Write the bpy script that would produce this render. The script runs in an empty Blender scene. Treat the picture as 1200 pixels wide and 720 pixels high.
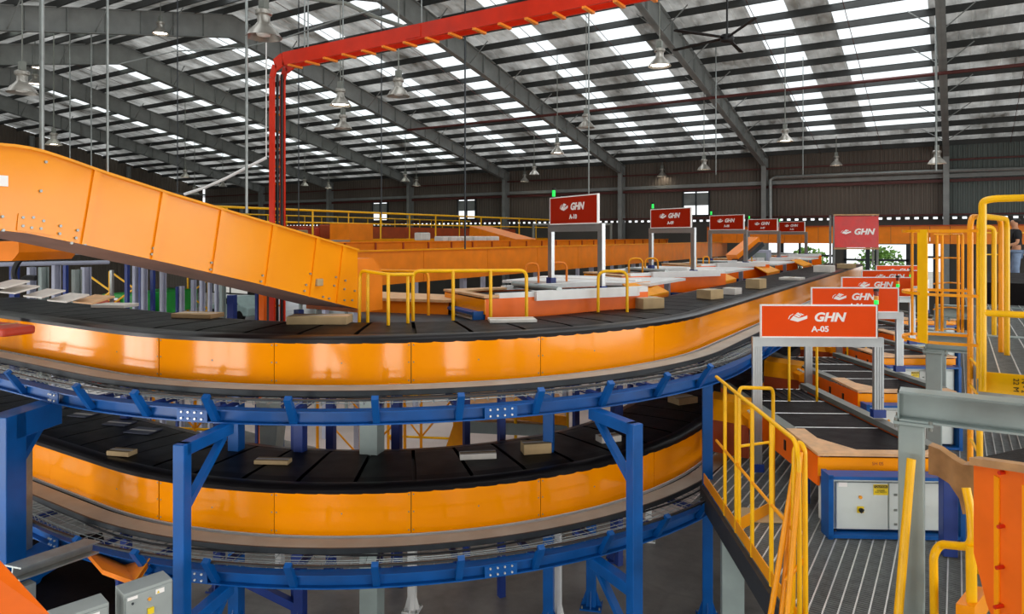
import bpy, bmesh, math, random
from mathutils import Vector, Matrix
random.seed(7)
sc = bpy.context.scene
C = sc.collection
R = math.radians
# ------------------------------------------------------------------ camera, world, lights, exposure
HEAD = 32.43
sA, cA = math.sin(R(HEAD)), math.cos(R(HEAD))
cam_d = bpy.data.cameras.new('camera'); cam = bpy.data.objects.new('camera', cam_d); C.objects.link(cam)
cam.location = (0, 0, 0); cam.rotation_euler = (R(90), 0, R(HEAD))
cam_d.sensor_width = 36; cam_d.lens = 24.6; cam_d.shift_y = -83/1200; cam_d.clip_start = .05; cam_d.clip_end = 300
sc.camera = cam
w = bpy.data.worlds.new('world'); sc.world = w; w.use_nodes = True
bg = w.node_tree.nodes['Background']; bg.inputs[0].default_value = (.93, .97, 1, 1); bg.inputs[1].default_value = 1.5
sc.view_settings.view_transform = 'Standard'; sc.view_settings.look = 'None'
sc.view_settings.exposure = 0.0; sc.view_settings.gamma = 1; sc.view_settings.use_curve_mapping = False

FLOOR = -5.0
YB, YR, YF = 38.0, 17.5, -3.2          # back wall, ridge, front wall
def zb(y):                              # underside of the rafters
    return 3.5 + 4.4*((YB-y)/(YB-YR)) if y >= YR else 3.5 + 4.4*((y-YF)/(YR-YF))
def dep(y):
    return .55 + .35*(zb(y)-3.5)/4.4
def zr(y): return zb(y)+dep(y)+.24     # roof sheet

def area(name, loc, rot, sx, sy, power, col):
    l = bpy.data.lights.new(name, 'AREA'); l.shape = 'RECTANGLE'; l.size = sx; l.size_y = sy; l.energy = power; l.color = col
    o = bpy.data.objects.new(name, l); C.objects.link(o); o.location = loc; o.rotation_euler = rot; return o
slopeB = math.atan2(zr(YB)-zr(YR), YB-YR); slopeF = math.atan2(zr(YR)-zr(YF), YR-YF)
SKY = [(-2.1, 2.7), (-5.3, 1.2), (-10.6, 1.5), (-13.9, 1.0), (-18.4, 1.4), (-21.9, 1.0), (-27.2, 1.2), (-30.2, .7), (-36, .8), (-44.5, .8), (4.5, 1.2)]   # skylight strips: centre x, width
for i, (x, wd) in enumerate(SKY):
    for (y0, y1) in ((YR+1.2, YB-2.5), (YF+2, YR-1.2)):
        ym = (y0+y1)/2
        sl = slopeB if y0 > YR else slopeF
        L = (y1-y0)/math.cos(sl)
        area('skylight_daylight', (x, ym, zr(ym)-.05), (sl, 0, 0), wd-.15, L, (7 if x > -4 else 3.4 if x > -24 else 1.8)*wd*L, (.97, .98, 1) if x > -24 else (.9, 1, .7))
DOORS = [(-9.5, 3.2, -5, -1.6), (-3.2, 2.0, -4.2, -1.4), (1.2, 1.4, -4.4, -2.6), (-17, 4, -5, -.8), (9, 4, -5, -1), (-26, 4, -5, -.8)]   # daylight openings of the wall behind the camera
for (x, wd, z0, z1) in DOORS:
    area('doorway_daylight', (x, YF-.12, (z0+z1)/2), (R(90), 0, 0), wd, z1-z0, 30*wd*(z1-z0), (1, .98, .95))
area('gable_fill_light', (15.7, 10, -1.2), (0, R(90), 0), 6.5, 22, 2300, (1, .98, .95))  # added fill panel out of view on the right, brightens the hall

# ------------------------------------------------------------------ materials
def lin(h):
    h = h.lstrip('#'); v = [int(h[i:i+2], 16)/255 for i in (0, 2, 4)]
    return tuple((c/12.92 if c <= .04045 else ((c+.055)/1.055)**2.4) for c in v)+(1,)
MT = {}
def mat(name, col, rough=.5, metal=0, noise=.12, nscale=6, bump=0, bscale=60, coat=0, emit=None, estr=0, spec=.5):
    m = bpy.data.materials.new(name); m.use_nodes = True; nt = m.node_tree; b = nt.nodes['Principled BSDF']
    c = lin(col)
    tc = nt.nodes.new('ShaderNodeTexCoord')
    if noise:
        n = nt.nodes.new('ShaderNodeTexNoise'); n.inputs['Scale'].default_value = nscale; n.inputs['Detail'].default_value = 5
        nt.links.new(tc.outputs['Object'], n.inputs['Vector'])
        r = nt.nodes.new('ShaderNodeValToRGB'); r.color_ramp.elements[0].position = .3; r.color_ramp.elements[1].position = .72
        r.color_ramp.elements[0].color = tuple(x*(1-noise) for x in c[:3])+(1,)
        r.color_ramp.elements[1].color = tuple(min(1, x*(1+noise)) for x in c[:3])+(1,)
        nt.links.new(n.outputs['Fac'], r.inputs['Fac']); nt.links.new(r.outputs['Color'], b.inputs['Base Color'])
        mr = nt.nodes.new('ShaderNodeMapRange'); mr.inputs['To Min'].default_value = max(.02, rough*.8); mr.inputs['To Max'].default_value = min(1, rough*1.25)
        nt.links.new(n.outputs['Fac'], mr.inputs['Value']); nt.links.new(mr.outputs['Result'], b.inputs['Roughness'])
    else:
        b.inputs['Base Color'].default_value = c; b.inputs['Roughness'].default_value = rough
    b.inputs['Metallic'].default_value = metal
    b.inputs['Specular IOR Level'].default_value = spec
    if coat: b.inputs['Coat Weight'].default_value = coat; b.inputs['Coat Roughness'].default_value = .08
    if bump:
        n2 = nt.nodes.new('ShaderNodeTexNoise'); n2.inputs['Scale'].default_value = bscale; nt.links.new(tc.outputs['Object'], n2.inputs['Vector'])
        bp = nt.nodes.new('ShaderNodeBump'); bp.inputs['Strength'].default_value = bump; bp.inputs['Distance'].default_value = .02
        nt.links.new(n2.outputs['Fac'], bp.inputs['Height']); nt.links.new(bp.outputs['Normal'], b.inputs['Normal'])
    if emit: b.inputs['Emission Color'].default_value = lin(emit); b.inputs['Emission Strength'].default_value = estr
    MT[name] = m; return m
mat('skirt_orange', '#ff9600', .1, 0, .04, 1.5, spec=.3)
mat('chute_orange', '#ff9a10', .16, 0, .06, 1.2, .08, 3, spec=.3)
mat('deep_orange', '#f08206', .4, 0, .1, 3)
mat('panel_orange', '#f56c02', .4, 0, .07, 4, spec=.35)
mat('rust_orange', '#a8420e', .6, 0, .2, 3)
mat('blue', '#02539c', .36, 0, .15, 4, spec=.35)
mat('dark_blue', '#10307a', .45, 0, .15, 4)
mat('yellow', '#f5b800', .32, 0, .08, 5, spec=.35)
mat('amber', '#f09a00', .34, 0, .1, 5, spec=.35)
mat('steel_grey', '#8f9c99', .42, .1, .12, 3)
mat('lavender_grey', '#a2a6b8', .45, 0, .1, 3)
mat('galvanised', '#9aa09e', .38, .6, .14, 8)
mat('plate_steel', '#7f837c', .5, .3, .18, 3)
mat('aluminium', '#a3a7a8', .3, .6, .05, 8)
mat('plate_paint', '#a3a69f', .5, 0, .15, 3)
mat('dark_steel', '#33383c', .5, .3, .2, 6)
mat('grating', '#8f9494', .4, .3, .2, 12)
mat('rod_steel', '#dcdcd8', .35, .5, .1, 10)
mat('belt', '#0a090a', .45, 0, .3, 5, .1, 90, spec=.12)
mat('belt_edge', '#121012', .3, 0, .2, 4, spec=.3)
mat('lane_belt', '#100b0c', .6, 0, .35, 5, .2, 70, spec=.15)
mat('rubber', '#101012', .5, 0, .1, 6)
mat('rafter', '#8a8e8c', .5, .1, .15, 2)
mat('purlin', '#333534', .55, .2, .25, 2)
mat('foil', '#c8c4ba', .42, .4, .25, 1.5, .5, 2.5)
mat('sag_rod', '#52302a', .6, 0, .2, 6)
mat('red_pipe', '#552420', .5, 0, .15, 6)
mat('tray_red', '#cf2a0a', .35, 0, .12, 4, spec=.35)
mat('tray_rung', '#f08a2a', .35, 0, .12, 4)
mat('white_paint', '#e4e4e2', .45, 0, .06, 4)
mat('cabinet', '#d2d9d4', .42, 0, .04, 4)
mat('cabinet_grey', '#9ca3a0', .42, 0, .08, 4)
mat('sign_orange', '#f04c00', .45, 0, .03, 4, spec=.15)
mat('sign_red', '#a82000', .45, 0, .05, 4, spec=.15)
mat('banner_red', '#d2140c', .4, 0, .12, 3, .4, 6)
mat('sign_white', '#f8f4f0', .5, 0, 0)
mat('plywood', '#b88a5a', .5, 0, .22, 7)
mat('ply_light', '#d6a878', .45, 0, .18, 8)
mat('card', '#b39a72', .75, 0, .12, 5)
mat('parcel_white', '#d8d4cc', .5, 0, .1, 6)
mat('parcel_navy', '#3a3f52', .45, 0, .2, 6)
mat('lamp_metal', '#a8a49c', .3, .7, .15, 8)
mat('bulb', '#ffffff', .3, 0, 0, emit='#fff1dc', estr=14)
mat('bulb_off', '#e8e6e0', .3, 0, 0)
mat('black', '#0c0c0d', .5, 0, .1, 5)
mat('underside', '#8a6a5e', .5, 0, .25, 3)
mat('ground', '#a39d92', .8, 0, .15, .5)
mat('green_light', '#1fe35a', .3, 0, 0, emit='#28ff60', estr=.6)
mat('amber_light', '#f0a020', .3, 0, 0)
mat('red_light', '#7a1512', .3, 0, 0)
mat('machine_green', '#1f9a3c', .4, 0, .15, 4)
mat('warn_yellow', '#f0cf1c', .4, 0, 0)
mat('shirt_black', '#15151a', .8, 0, .1, 8)
mat('jeans', '#7f93b0', .8, 0, .15, 12)
mat('skin', '#c08a68', .6, 0, .06, 8)
mat('hair', '#120e0c', .6, 0, .1, 20)
mat('leaf', '#6f9a3c', .7, 0, .4, 3)
mat('car_paint', '#a9c2c4', .3, 0, .08, 4)
mat('glass_dark', '#1c2a30', .1, 0, 0)
mat('concrete_wall', '#b3a58f', .7, 0, .1, 2)
mat('dark_wall', '#4a4742', .7, 0, .15, 1)
mat('pallet_red', '#b8391e', .5, 0, .15, 4)
def floor_mat():
    m = bpy.data.materials.new('concrete'); m.use_nodes = True; nt = m.node_tree; b = nt.nodes['Principled BSDF']
    tc = nt.nodes.new('ShaderNodeTexCoord')
    n = nt.nodes.new('ShaderNodeTexNoise'); n.inputs['Scale'].default_value = .7; n.inputs['Detail'].default_value = 9; n.inputs['Roughness'].default_value = .65
    nt.links.new(tc.outputs['Object'], n.inputs['Vector'])
    r = nt.nodes.new('ShaderNodeValToRGB'); e = r.color_ramp.elements
    e[0].position = .32; e[0].color = lin('#5a5755'); e[1].position = .7; e[1].color = lin('#9a9690')
    nt.links.new(n.outputs['Fac'], r.inputs['Fac'])
    v = nt.nodes.new('ShaderNodeTexVoronoi'); v.feature = 'DISTANCE_TO_EDGE'; v.inputs['Scale'].default_value = .35
    nt.links.new(tc.outputs['Object'], v.inputs['Vector'])
    mx = nt.nodes.new('ShaderNodeMixRGB'); mx.blend_type = 'MULTIPLY'; mx.inputs[0].default_value = .5
    rr = nt.nodes.new('ShaderNodeValToRGB'); rr.color_ramp.elements[1].position = .02; rr.color_ramp.elements[0].color = (.75, .75, .75, 1)
    nt.links.new(v.outputs['Distance'], rr.inputs['Fac'])
    nt.links.new(r.outputs['Color'], mx.inputs[1]); nt.links.new(rr.outputs['Color'], mx.inputs[2])
    nt.links.new(mx.outputs['Color'], b.inputs['Base Color']); b.inputs['Roughness'].default_value = .38
    MT['concrete'] = m
floor_mat()
def foil_mat():
    m = MT['foil']; nt = m.node_tree; b = nt.nodes['Principled BSDF']; out = nt.nodes['Material Output']
    tc = nt.nodes.new('ShaderNodeTexCoord'); mp = nt.nodes.new('ShaderNodeMapping'); mp.inputs['Scale'].default_value = (.55, .2, 1)
    n = nt.nodes.new('ShaderNodeTexNoise'); n.inputs['Scale'].default_value = 1.2; n.inputs['Detail'].default_value = 6; n.inputs['Roughness'].default_value = .7
    nt.links.new(tc.outputs['Object'], mp.inputs['Vector']); nt.links.new(mp.outputs['Vector'], n.inputs['Vector'])
    r = nt.nodes.new('ShaderNodeValToRGB'); r.color_ramp.elements[0].position = .35; r.color_ramp.elements[0].color = (.04, .04, .035, 1); r.color_ramp.elements[1].position = .66; r.color_ramp.elements[1].color = (.85, .84, .8, 1)
    nt.links.new(n.outputs['Fac'], r.inputs['Fac'])
    t = nt.nodes.new('ShaderNodeBsdfTranslucent'); nt.links.new(r.outputs['Color'], t.inputs[0])  # patchy translucency imitates bright light streaks across the roof sheet
    mx = nt.nodes.new('ShaderNodeMixShader'); mx.inputs[0].default_value = .38
    nt.links.new(b.outputs[0], mx.inputs[1]); nt.links.new(t.outputs[0], mx.inputs[2]); nt.links.new(mx.outputs[0], out.inputs[0])
foil_mat()
mat('pale_floor', '#cfc0b8', .45, 0, .1, 1.2)
def corr(name, col, axis, scale, rough=.55):
    m = bpy.data.materials.new(name); m.use_nodes = True; nt = m.node_tree; b = nt.nodes['Principled BSDF']
    tc = nt.nodes.new('ShaderNodeTexCoord'); n = nt.nodes.new('ShaderNodeTexNoise'); n.inputs['Scale'].default_value = .35; n.inputs['Detail'].default_value = 6
    nt.links.new(tc.outputs['Object'], n.inputs['Vector'])
    r = nt.nodes.new('ShaderNodeValToRGB'); c = lin(col); r.color_ramp.elements[0].color = tuple(x*.75 for x in c[:3])+(1,); r.color_ramp.elements[1].color = c
    r.color_ramp.elements[0].position = .3; r.color_ramp.elements[1].position = .7
    nt.links.new(n.outputs['Fac'], r.inputs['Fac']); nt.links.new(r.outputs['Color'], b.inputs['Base Color']); b.inputs['Roughness'].default_value = rough; b.inputs['Metallic'].default_value = .2
    MT[name] = m
corr('cladding', '#6b6258', 'x', 20); corr('cladding_green', '#66706c', 'x', 20)

# ------------------------------------------------------------------ mesh builder
class MB:
    def __init__(s): s.v = []; s.f = []; s.sm = []
    def add(s, vs, fs, smooth=False):
        o = len(s.v); s.v += [tuple(x) for x in vs]
        for f in fs: s.f.append([i+o for i in f]); s.sm.append(smooth)
        return s
    def box(s, c, d, rz=0, M=None):
        x, y, z = d[0]/2, d[1]/2, d[2]/2
        vs = [Vector((i*x, j*y, k*z)) for i in (-1, 1) for j in (-1, 1) for k in (-1, 1)]
        rot = Matrix.Rotation(rz, 3, 'Z') if M is None else M
        vs = [rot @ q + Vector(c) for q in vs]
        return s.add(vs, [(0, 1, 3, 2), (4, 6, 7, 5), (0, 4, 5, 1), (2, 3, 7, 6), (0, 2, 6, 4), (1, 5, 7, 3)])
    def bb(s, x0, x1, y0, y1, z0, z1): return s.box(((x0+x1)/2, (y0+y1)/2, (z0+z1)/2), (abs(x1-x0), abs(y1-y0), abs(z1-z0)))
    def frame(s, p0, p1, up=(0, 0, 1)):
        p0 = Vector(p0); p1 = Vector(p1); a = (p1-p0).normalized(); u = Vector(up)
        if abs(a.dot(u)) > .99: u = Vector((0, 1, 0))
        r = a.cross(u).normalized(); u = r.cross(a).normalized(); return p0, p1, r, u
    def prof(s, p0, p1, poly, up=(0, 0, 1), smooth=False):          # extrude a (right, up) polygon between two points
        p0, p1, r, u = s.frame(p0, p1, up); n = len(poly)
        vs = [p0+r*a+u*b for a, b in poly]+[p1+r*a+u*b for a, b in poly]
        fs = [(i, (i+1) % n, n+(i+1) % n, n+i) for i in range(n)]
        s.add(vs, fs, smooth); s.add(vs[:n], [list(range(n))[::-1]]); s.add(vs[n:], [list(range(n))]); return s
    def bar(s, p0, p1, wd, ht, up=(0, 0, 1)):
        a, b = wd/2, ht/2
        return s.prof(p0, p1, [(-a, -b), (a, -b), (a, b), (-a, b)], up)
    def ibeam(s, p0, p1, wd, ht, t=.02, up=(0, 0, 1)):
        a, b = wd/2, ht/2
        return s.prof(p0, p1, [(-a, -b), (a, -b), (a, -b+t), (t/2, -b+t), (t/2, b-t), (a, b-t), (a, b), (-a, b), (-a, b-t), (-t/2, b-t), (-t/2, -b+t), (-a, -b+t)], up)
    def tube(s, p0, p1, r, n=10, r2=None):
        r2 = r if r2 is None else r2
        p0, p1, a, u = s.frame(p0, p1)
        q = [(math.cos(2*math.pi*i/n), math.sin(2*math.pi*i/n)) for i in range(n)]
        vs = [p0+(a*c+u*d)*r for c, d in q]+[p1+(a*c+u*d)*r2 for c, d in q]
        s.add(vs, [(i, (i+1) % n, n+(i+1) % n, n+i) for i in range(n)], True); s.add(vs[:n], [list(range(n))[::-1]]); s.add(vs[n:], [list(range(n))]); return s
    def path(s, pts, r, n=8, bend=0):                                # round tube along points, corners rounded
        P = [Vector(p) for p in pts]
        if bend:
            Q = [P[0]]
            for i in range(1, len(P)-1):
                a = (P[i-1]-P[i]); b = (P[i+1]-P[i]); k = min(bend, a.length*.48, b.length*.48); a.normalize(); b.normalize()
                A = P[i]+a*k; B = P[i]+b*k
                for t in range(6):
                    t /= 5; Q.append(A*(1-t)**2+P[i]*2*t*(1-t)+B*t*t)
            Q.append(P[-1]); P = Q
        rings = []; prev = None
        for i, p in enumerate(P):
            a = ((P[min(i+1, len(P)-1)]-P[max(i-1, 0)])).normalized()
            if prev is None:
                u = Vector((0, 0, 1)) if abs(a.z) < .9 else Vector((0, 1, 0))
                u = (u-a*u.dot(a)).normalized()
            else: u = (prev-a*prev.dot(a)).normalized()
            prev = u; v = a.cross(u)
            rings.append([p+(u*math.cos(2*math.pi*k/n)+v*math.sin(2*math.pi*k/n))*r for k in range(n)])
        vs = [q for g in rings for q in g]
        fs = [(i*n+k, i*n+(k+1) % n, (i+1)*n+(k+1) % n, (i+1)*n+k) for i in range(len(P)-1) for k in range(n)]
        s.add(vs, fs, True); s.add(rings[0], [list(range(n))[::-1]]); s.add(rings[-1], [list(range(n))]); return s
    def lathe(s, pr, c=(0, 0, 0), n=24):
        c = Vector(c); vs = [c+Vector((r*math.cos(2*math.pi*k/n), r*math.sin(2*math.pi*k/n), z)) for r, z in pr for k in range(n)]
        return s.add(vs, [(i*n+k, i*n+(k+1) % n, (i+1)*n+(k+1) % n, (i+1)*n+k) for i in range(len(pr)-1) for k in range(n)], True)
    def prism(s, poly, off):                                         # 3-D polygon pushed along a vector
        off = Vector(off); n = len(poly); vs = [Vector(p) for p in poly]+[Vector(p)+off for p in poly]
        return s.add(vs, [list(range(n))[::-1], list(range(n, 2*n))]+[(i, (i+1) % n, n+(i+1) % n, n+i) for i in range(n)])
    def build(s, name, m, parent=None, world=False, bevel=0):
        me = bpy.data.meshes.new(name)
        off = Vector(parent.location) if (world and parent) else Vector((0, 0, 0))
        me.from_pydata([tuple(Vector(v)-off) for v in s.v], [], s.f); me.materials.append(MT[m])
        for p, q in zip(me.polygons, s.sm): p.use_smooth = q
        bm = bmesh.new(); bm.from_mesh(me); bmesh.ops.recalc_face_normals(bm, faces=bm.faces)
        for e in bm.edges:
            if len(e.link_faces) == 2 and e.calc_face_angle(0) > .7: e.smooth = False
        bm.to_mesh(me); bm.free()
        me.update()
        o = bpy.data.objects.new(name, me); C.objects.link(o)
        if parent: o.parent = parent
        if bevel:
            b = o.modifiers.new('bevel', 'BEVEL'); b.width = bevel; b.segments = 2; b.limit_method = 'ANGLE'
        return o
def tag(o, label=None, cat=None, group=None, kind=None):
    if label: o['label'] = label
    if cat: o['category'] = cat
    if group: o['group'] = group
    if kind: o['kind'] = kind
    return o
def empty(name, loc, label=None, cat=None, group=None, rz=0, kind=None):
    o = bpy.data.objects.new(name, None); C.objects.link(o); o.location = loc; o.rotation_euler = (0, 0, rz); o.empty_display_size = .1
    return tag(o, label, cat, group, kind)
def kids(o): return [c for c in C.objects if c.parent == o]
def copy_tree(o, parent=None):
    c = o.copy(); C.objects.link(c); c.parent = parent
    for ch in kids(o): copy_tree(ch, c)
    return c
def at(px, py, d):                                                   # a point of the place, from bearing, height angle and real distance
    u = (px-600)/820
    return Vector((-sA*d+cA*u*d, cA*d+sA*u*d, (277-py)/820*d))
def atz(px, d, z): p = at(px, 277, d); p.z = z; return p
def text(body, size, m, parent, loc, rot, name='lettering', shear=0, bold=0, depth=.004, width=1):
    cu = bpy.data.curves.new('t', 'FONT'); cu.body = body; cu.size = size; cu.align_x = 'CENTER'; cu.align_y = 'CENTER'; cu.extrude = depth; cu.shear = shear; cu.offset = bold; cu.resolution_u = 4
    t = bpy.data.objects.new('t', cu); C.objects.link(t); dg = bpy.context.evaluated_depsgraph_get(); dg.update()
    me = bpy.data.meshes.new_from_object(t.evaluated_get(dg)); bpy.data.objects.remove(t)
    me.materials.clear(); me.materials.append(MT[m])
    o = bpy.data.objects.new(name, me); C.objects.link(o); o.parent = parent; o.location = loc; o.rotation_euler = rot; o.scale = (width, 1, 1); return o

# ------------------------------------------------------------------ setting
XL, XR = -56.6, 15.8
MB().bb(XL, XR, YF-.1, YB, FLOOR-.2, FLOOR).build('floor', 'concrete'); tag(C.objects['floor'], 'grey stained concrete warehouse floor under the sorter', 'floor', kind='structure')
f2 = tag(MB().bb(-34, -4.2, 11.5, 30, FLOOR, FLOOR+.012).build('floor_pale_part', 'pale_floor'), 'pale part of the warehouse floor inside the loop', 'floor', kind='structure')  # thin slab giving this part of the floor a paler colour
def corrugated(x0, x1, y, z0, z1, m, name, p=.19, amp=.035):
    b = MB(); n = int((x1-x0)/p)+1; xs = []
    for i in range(n+1):
        x = x0+i*p
        for dx, a in ((0, 0), (.3*p, 0), (.42*p, amp), (.85*p, amp)): xs.append((x+dx, y-a))
    xs = [q for q in xs if q[0] < x1-.01]+[(x1, y)]
    for i in range(len(xs)-1):
        (a, b1), (c, d) = xs[i], xs[i+1]
        b.add([(a, b1, z0), (c, d, z0), (c, d, z1), (a, b1, z1)], [(0, 1, 2, 3)])
    return b
wb = empty('wall_back', (0, YB, FLOOR), 'brown corrugated steel back wall with girts', 'wall', kind='structure')
holes = [(-35.5, 'w'), (-27.7, 'w'), (-19.9, 'w'), (-12.1, 'w'), (-51, 'w')]
def clad(x0, x1, z0, z1, m): corrugated(x0, x1, YB, z0, z1, m, 'cladding').build('cladding', m, wb, True)
WZ0, WZ1, WH = 1.12, 2.5, .75
xs = sorted([h[0] for h in holes]); edges = [XL]+[e for x in xs for e in (x-WH, x+WH)]+[-.4]
for i in range(0, len(edges), 2): clad(edges[i], edges[i+1], .9, 4.6, 'cladding')
for x in xs: clad(x-WH, x+WH, .9, WZ0, 'cladding'); clad(x-WH, x+WH, WZ1, 4.6, 'cladding')
clad(-.4, XR, .9, 4.6, 'cladding_green')
# lower wall with openings
lowh = [(-55.5, -50.5, -4.3, -1.6), (-48.5, -43, -4.3, -1.2), (-41, -36.5, -4.3, -1.6), (-8.4, -5.1, -1.6, -.35), (-4.7, -1.9, -1.9, -.4), (-1.9+.6, -.45, -1.9, -.05)]
b = MB(); cur = XL
for (a, c, z0, z1) in lowh:
    b.bb(cur, a, YB, YB+.15, FLOOR, .74); b.bb(a, c, YB, YB+.15, FLOOR, z0-.6); b.bb(a, c, YB, YB+.15, z1, .74); cur = c
b.bb(cur, XR, YB, YB+.15, FLOOR, .74)
for k in range(int((XR-XL)/.38)): b.bb(XL+.38*k, XL+.38*k+.2, YB+.02, YB+.06, .72, .92)
b.bb(XL, XR, YB+.0, YB+.1, .74, .80)
b.build('lower_wall', 'dark_wall', wb, True)
g = tag(MB().bb(-130, 60, -40, 120, FLOOR-.32, FLOOR-.22).build('floor_outside', 'ground'), 'pale yard ground outside the warehouse', 'floor', kind='structure')
for i, (a, c, z0, z1) in enumerate(lowh):
    d = empty('window_%d' % (i+6), ((a+c)/2, YB, z0-.6), 'bright open bay low in the back wall', 'window', kind='structure')
    m = MB(); m.bb(a, a+.12, YB-.05, YB+.05, z0-.6, z1); m.bb(c-.12, c, YB-.05, YB+.05, z0-.6, z1); m.bb(a, c, YB-.05, YB+.05, (z0+z1)/2-.05, (z0+z1)/2+.05); m.bb((a+c)/2-.05, (a+c)/2+.05, YB-.04, YB+.04, z0-.6, z1)
    m.build('frame', 'dark_steel', d, True)
girts = MB()
for z, h in ((2.55, .14), (1.0, .08), (3.5, .08)):
    girts.bb(XL, XR, YB-.2, YB-.06, z-h/2, z+h/2)
girts.build('girt', 'red_pipe', wb, True)
g2 = MB(); g2.bb(XL, XR, YB-.2, YB-.06, 2.68, 2.86); g2.build('girt', 'rafter', wb, True)
for i, x in enumerate(xs):
    d = empty('window_%d' % (i+1), (x, YB, WZ0), 'louvred window high in the back wall', 'window', kind='structure')
    m = MB(); t = .06
    m.bb(x-WH, x-WH+t, YB-.12, YB, WZ0, WZ1); m.bb(x+WH-t, x+WH, YB-.12, YB, WZ0, WZ1); m.bb(x-WH, x+WH, YB-.12, YB, WZ1-t, WZ1); m.bb(x-WH, x+WH, YB-.12, YB, WZ0, WZ0+t); m.bb(x-.03, x+.03, YB-.12, YB, WZ0, WZ1)
    m.build('window_frame', 'dark_steel', d, True)
    l = MB(); z = WZ0+.62
    while z < WZ1-.08:
        l.box((x, YB-.06, z), (2*WH-.1, .1, .01), M=Matrix.Rotation(R(66), 3, 'X')); z += .085
    l.build('louvre', 'rafter', d, True)
# left gable wall and front wall
wl = empty('wall_left', (XL, 17, FLOOR), 'dark corrugated gable wall far left', 'wall', kind='structure')
m = MB(); n = int((YB-YF)/.25)
for i in range(n):
    y = YF+i*.25
    for a, c, dx0, dx1 in ((0, .1, 0, 0), (.1, .14, 0, .04), (.14, .21, .04, .04), (.21, .25, .04, 0)):
        m.add([(XL+dx0, y+a, FLOOR), (XL+dx1, y+c, FLOOR), (XL+dx1, y+c, zr(y+c)-.02), (XL+dx0, y+a, zr(y+a)-.02)], [(0, 1, 2, 3)])
m.build('cladding', 'cladding', wl, True)
for z in (-1, 1.6, 3.6):
    MB().bb(XL+.05, XL+.2, YF, YB, z, z+.15).build('girt', 'rafter', wl, True)
for y in (5, 11, 17.5, 24, 31):
    MB().ibeam((XL+.35, y, FLOOR), (XL+.35, y, zr(y)-.3), .2, .3).build('gable_post', 'rafter', wl, True)
wf = empty('wall_front', (0, YF, FLOOR), 'front wall with daylight doorways', 'wall', kind='structure')
m = MB(); ds = sorted(DOORS); cur = XL
for (x, wd, z0, z1) in ds:
    a, c = x-wd/2, x+wd/2
    m.bb(cur, a, YF-.1, YF, FLOOR, zr(YF)); m.bb(a, c, YF-.1, YF, z1, zr(YF))
    if z0 > FLOOR+.01: m.bb(a, c, YF-.1, YF, FLOOR, z0)
    cur = c
m.bb(cur, XR, YF-.1, YF, FLOOR, zr(YF)); m.build('cladding', 'cladding', wf, True)
m = MB()
for (x, wd, z0, z1) in ds:
    k = max(2, int(wd/1.0))
    for i in range(k+1): m.bb(x-wd/2+i*wd/k-.03, x-wd/2+i*wd/k+.03, YF, YF+.05, z0, z1)
    m.bb(x-wd/2, x+wd/2, YF, YF+.05, z0+.9, z0+.96); 
m.build('door_frame', 'dark_steel', wf, True)

wr = empty('wall_right', (XR+.1, 17, FLOOR), 'right gable wall with an opening added for the fill light', 'wall', kind='structure')
m = MB()  # unseen wall, its opening added around the fill light
for k in range(int((YB-YF)/.8)):
    y0_, y1_ = YF+.8*k, min(YF+.8*(k+1), YB)
    if -1.0 < (y0_+y1_)/2 < 21: m.bb(XR, XR+.1, y0_, y1_, FLOOR, -4.45); m.bb(XR, XR+.1, y0_, y1_, 2.05, zr((y0_+y1_)/2)-.1)
    else: m.bb(XR, XR+.1, y0_, y1_, FLOOR, zr((y0_+y1_)/2)-.1)
m.build('cladding', 'cladding', wr, True)
for k in range(5): MB().bb(XR-.05, XR+.1, -1+5.5*k-.08, -1+5.5*k+.08, FLOOR, 2.1).build('opening_post', 'dark_steel', wr, True)

# roof
ce = empty('ceiling', (0, YR, zr(YR)), 'silver foil lined pitched steel roof', 'ceiling', kind='structure')
strips = sorted([(x-wd/2, x+wd/2) for x, wd in SKY])
def sheet(x0, x1, y0, y1, b):
    n = 1
    nx = max(1, int((x1-x0)/.4)); ww = (x1-x0)/nx
    for i in range(nx):
        a = x0+i*ww
        for q0, q1, h0, h1 in ((0, .75, 0, 0), (.75, .82, 0, .04), (.82, .93, .04, .04), (.93, 1, .04, 0)):
            b.add([(a+q0*ww, y0, zr(y0)+h0), (a+q1*ww, y0, zr(y0)+h1), (a+q1*ww, y1, zr(y1)+h1), (a+q0*ww, y1, zr(y1)+h0)], [(0, 1, 2, 3)])
b = MB(); sky = MB()
for (y0, y1, s0, s1) in ((YR, YB+.2, YR+1.2, YB-2.5), (YF-.1, YR, YF+2, YR-1.2)):
    cur = XL
    for (a, c) in strips:
        sheet(cur, a, y0, y1, b); sheet(a, c, y0, s0, b); sheet(a, c, s1, y1, b); sheet(a, c, s0, s1, sky); cur = c
    sheet(cur, XR, y0, y1, b)
b.build('roof_sheet', 'foil', ce, True)
mm = bpy.data.materials.new('skylight_sheet'); mm.use_nodes = True; nt = mm.node_tree; nt.nodes.remove(nt.nodes['Principled BSDF'])
tl = nt.nodes.new('ShaderNodeBsdfTranslucent'); tp = nt.nodes.new('ShaderNodeBsdfTransparent'); mx = nt.nodes.new('ShaderNodeMixShader'); mx.inputs[0].default_value = .5
tl.inputs[0].default_value = (.9, .93, .92, 1); tp.inputs[0].default_value = (.8, .83, .83, 1)
nt.links.new(tl.outputs[0], mx.inputs[1]); nt.links.new(tp.outputs[0], mx.inputs[2]); nt.links.new(mx.outputs[0], nt.nodes['Material Output'].inputs[0]); MT['skylight_sheet'] = mm
sky.build('skylight_sheet', 'skylight_sheet', ce, True)
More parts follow.
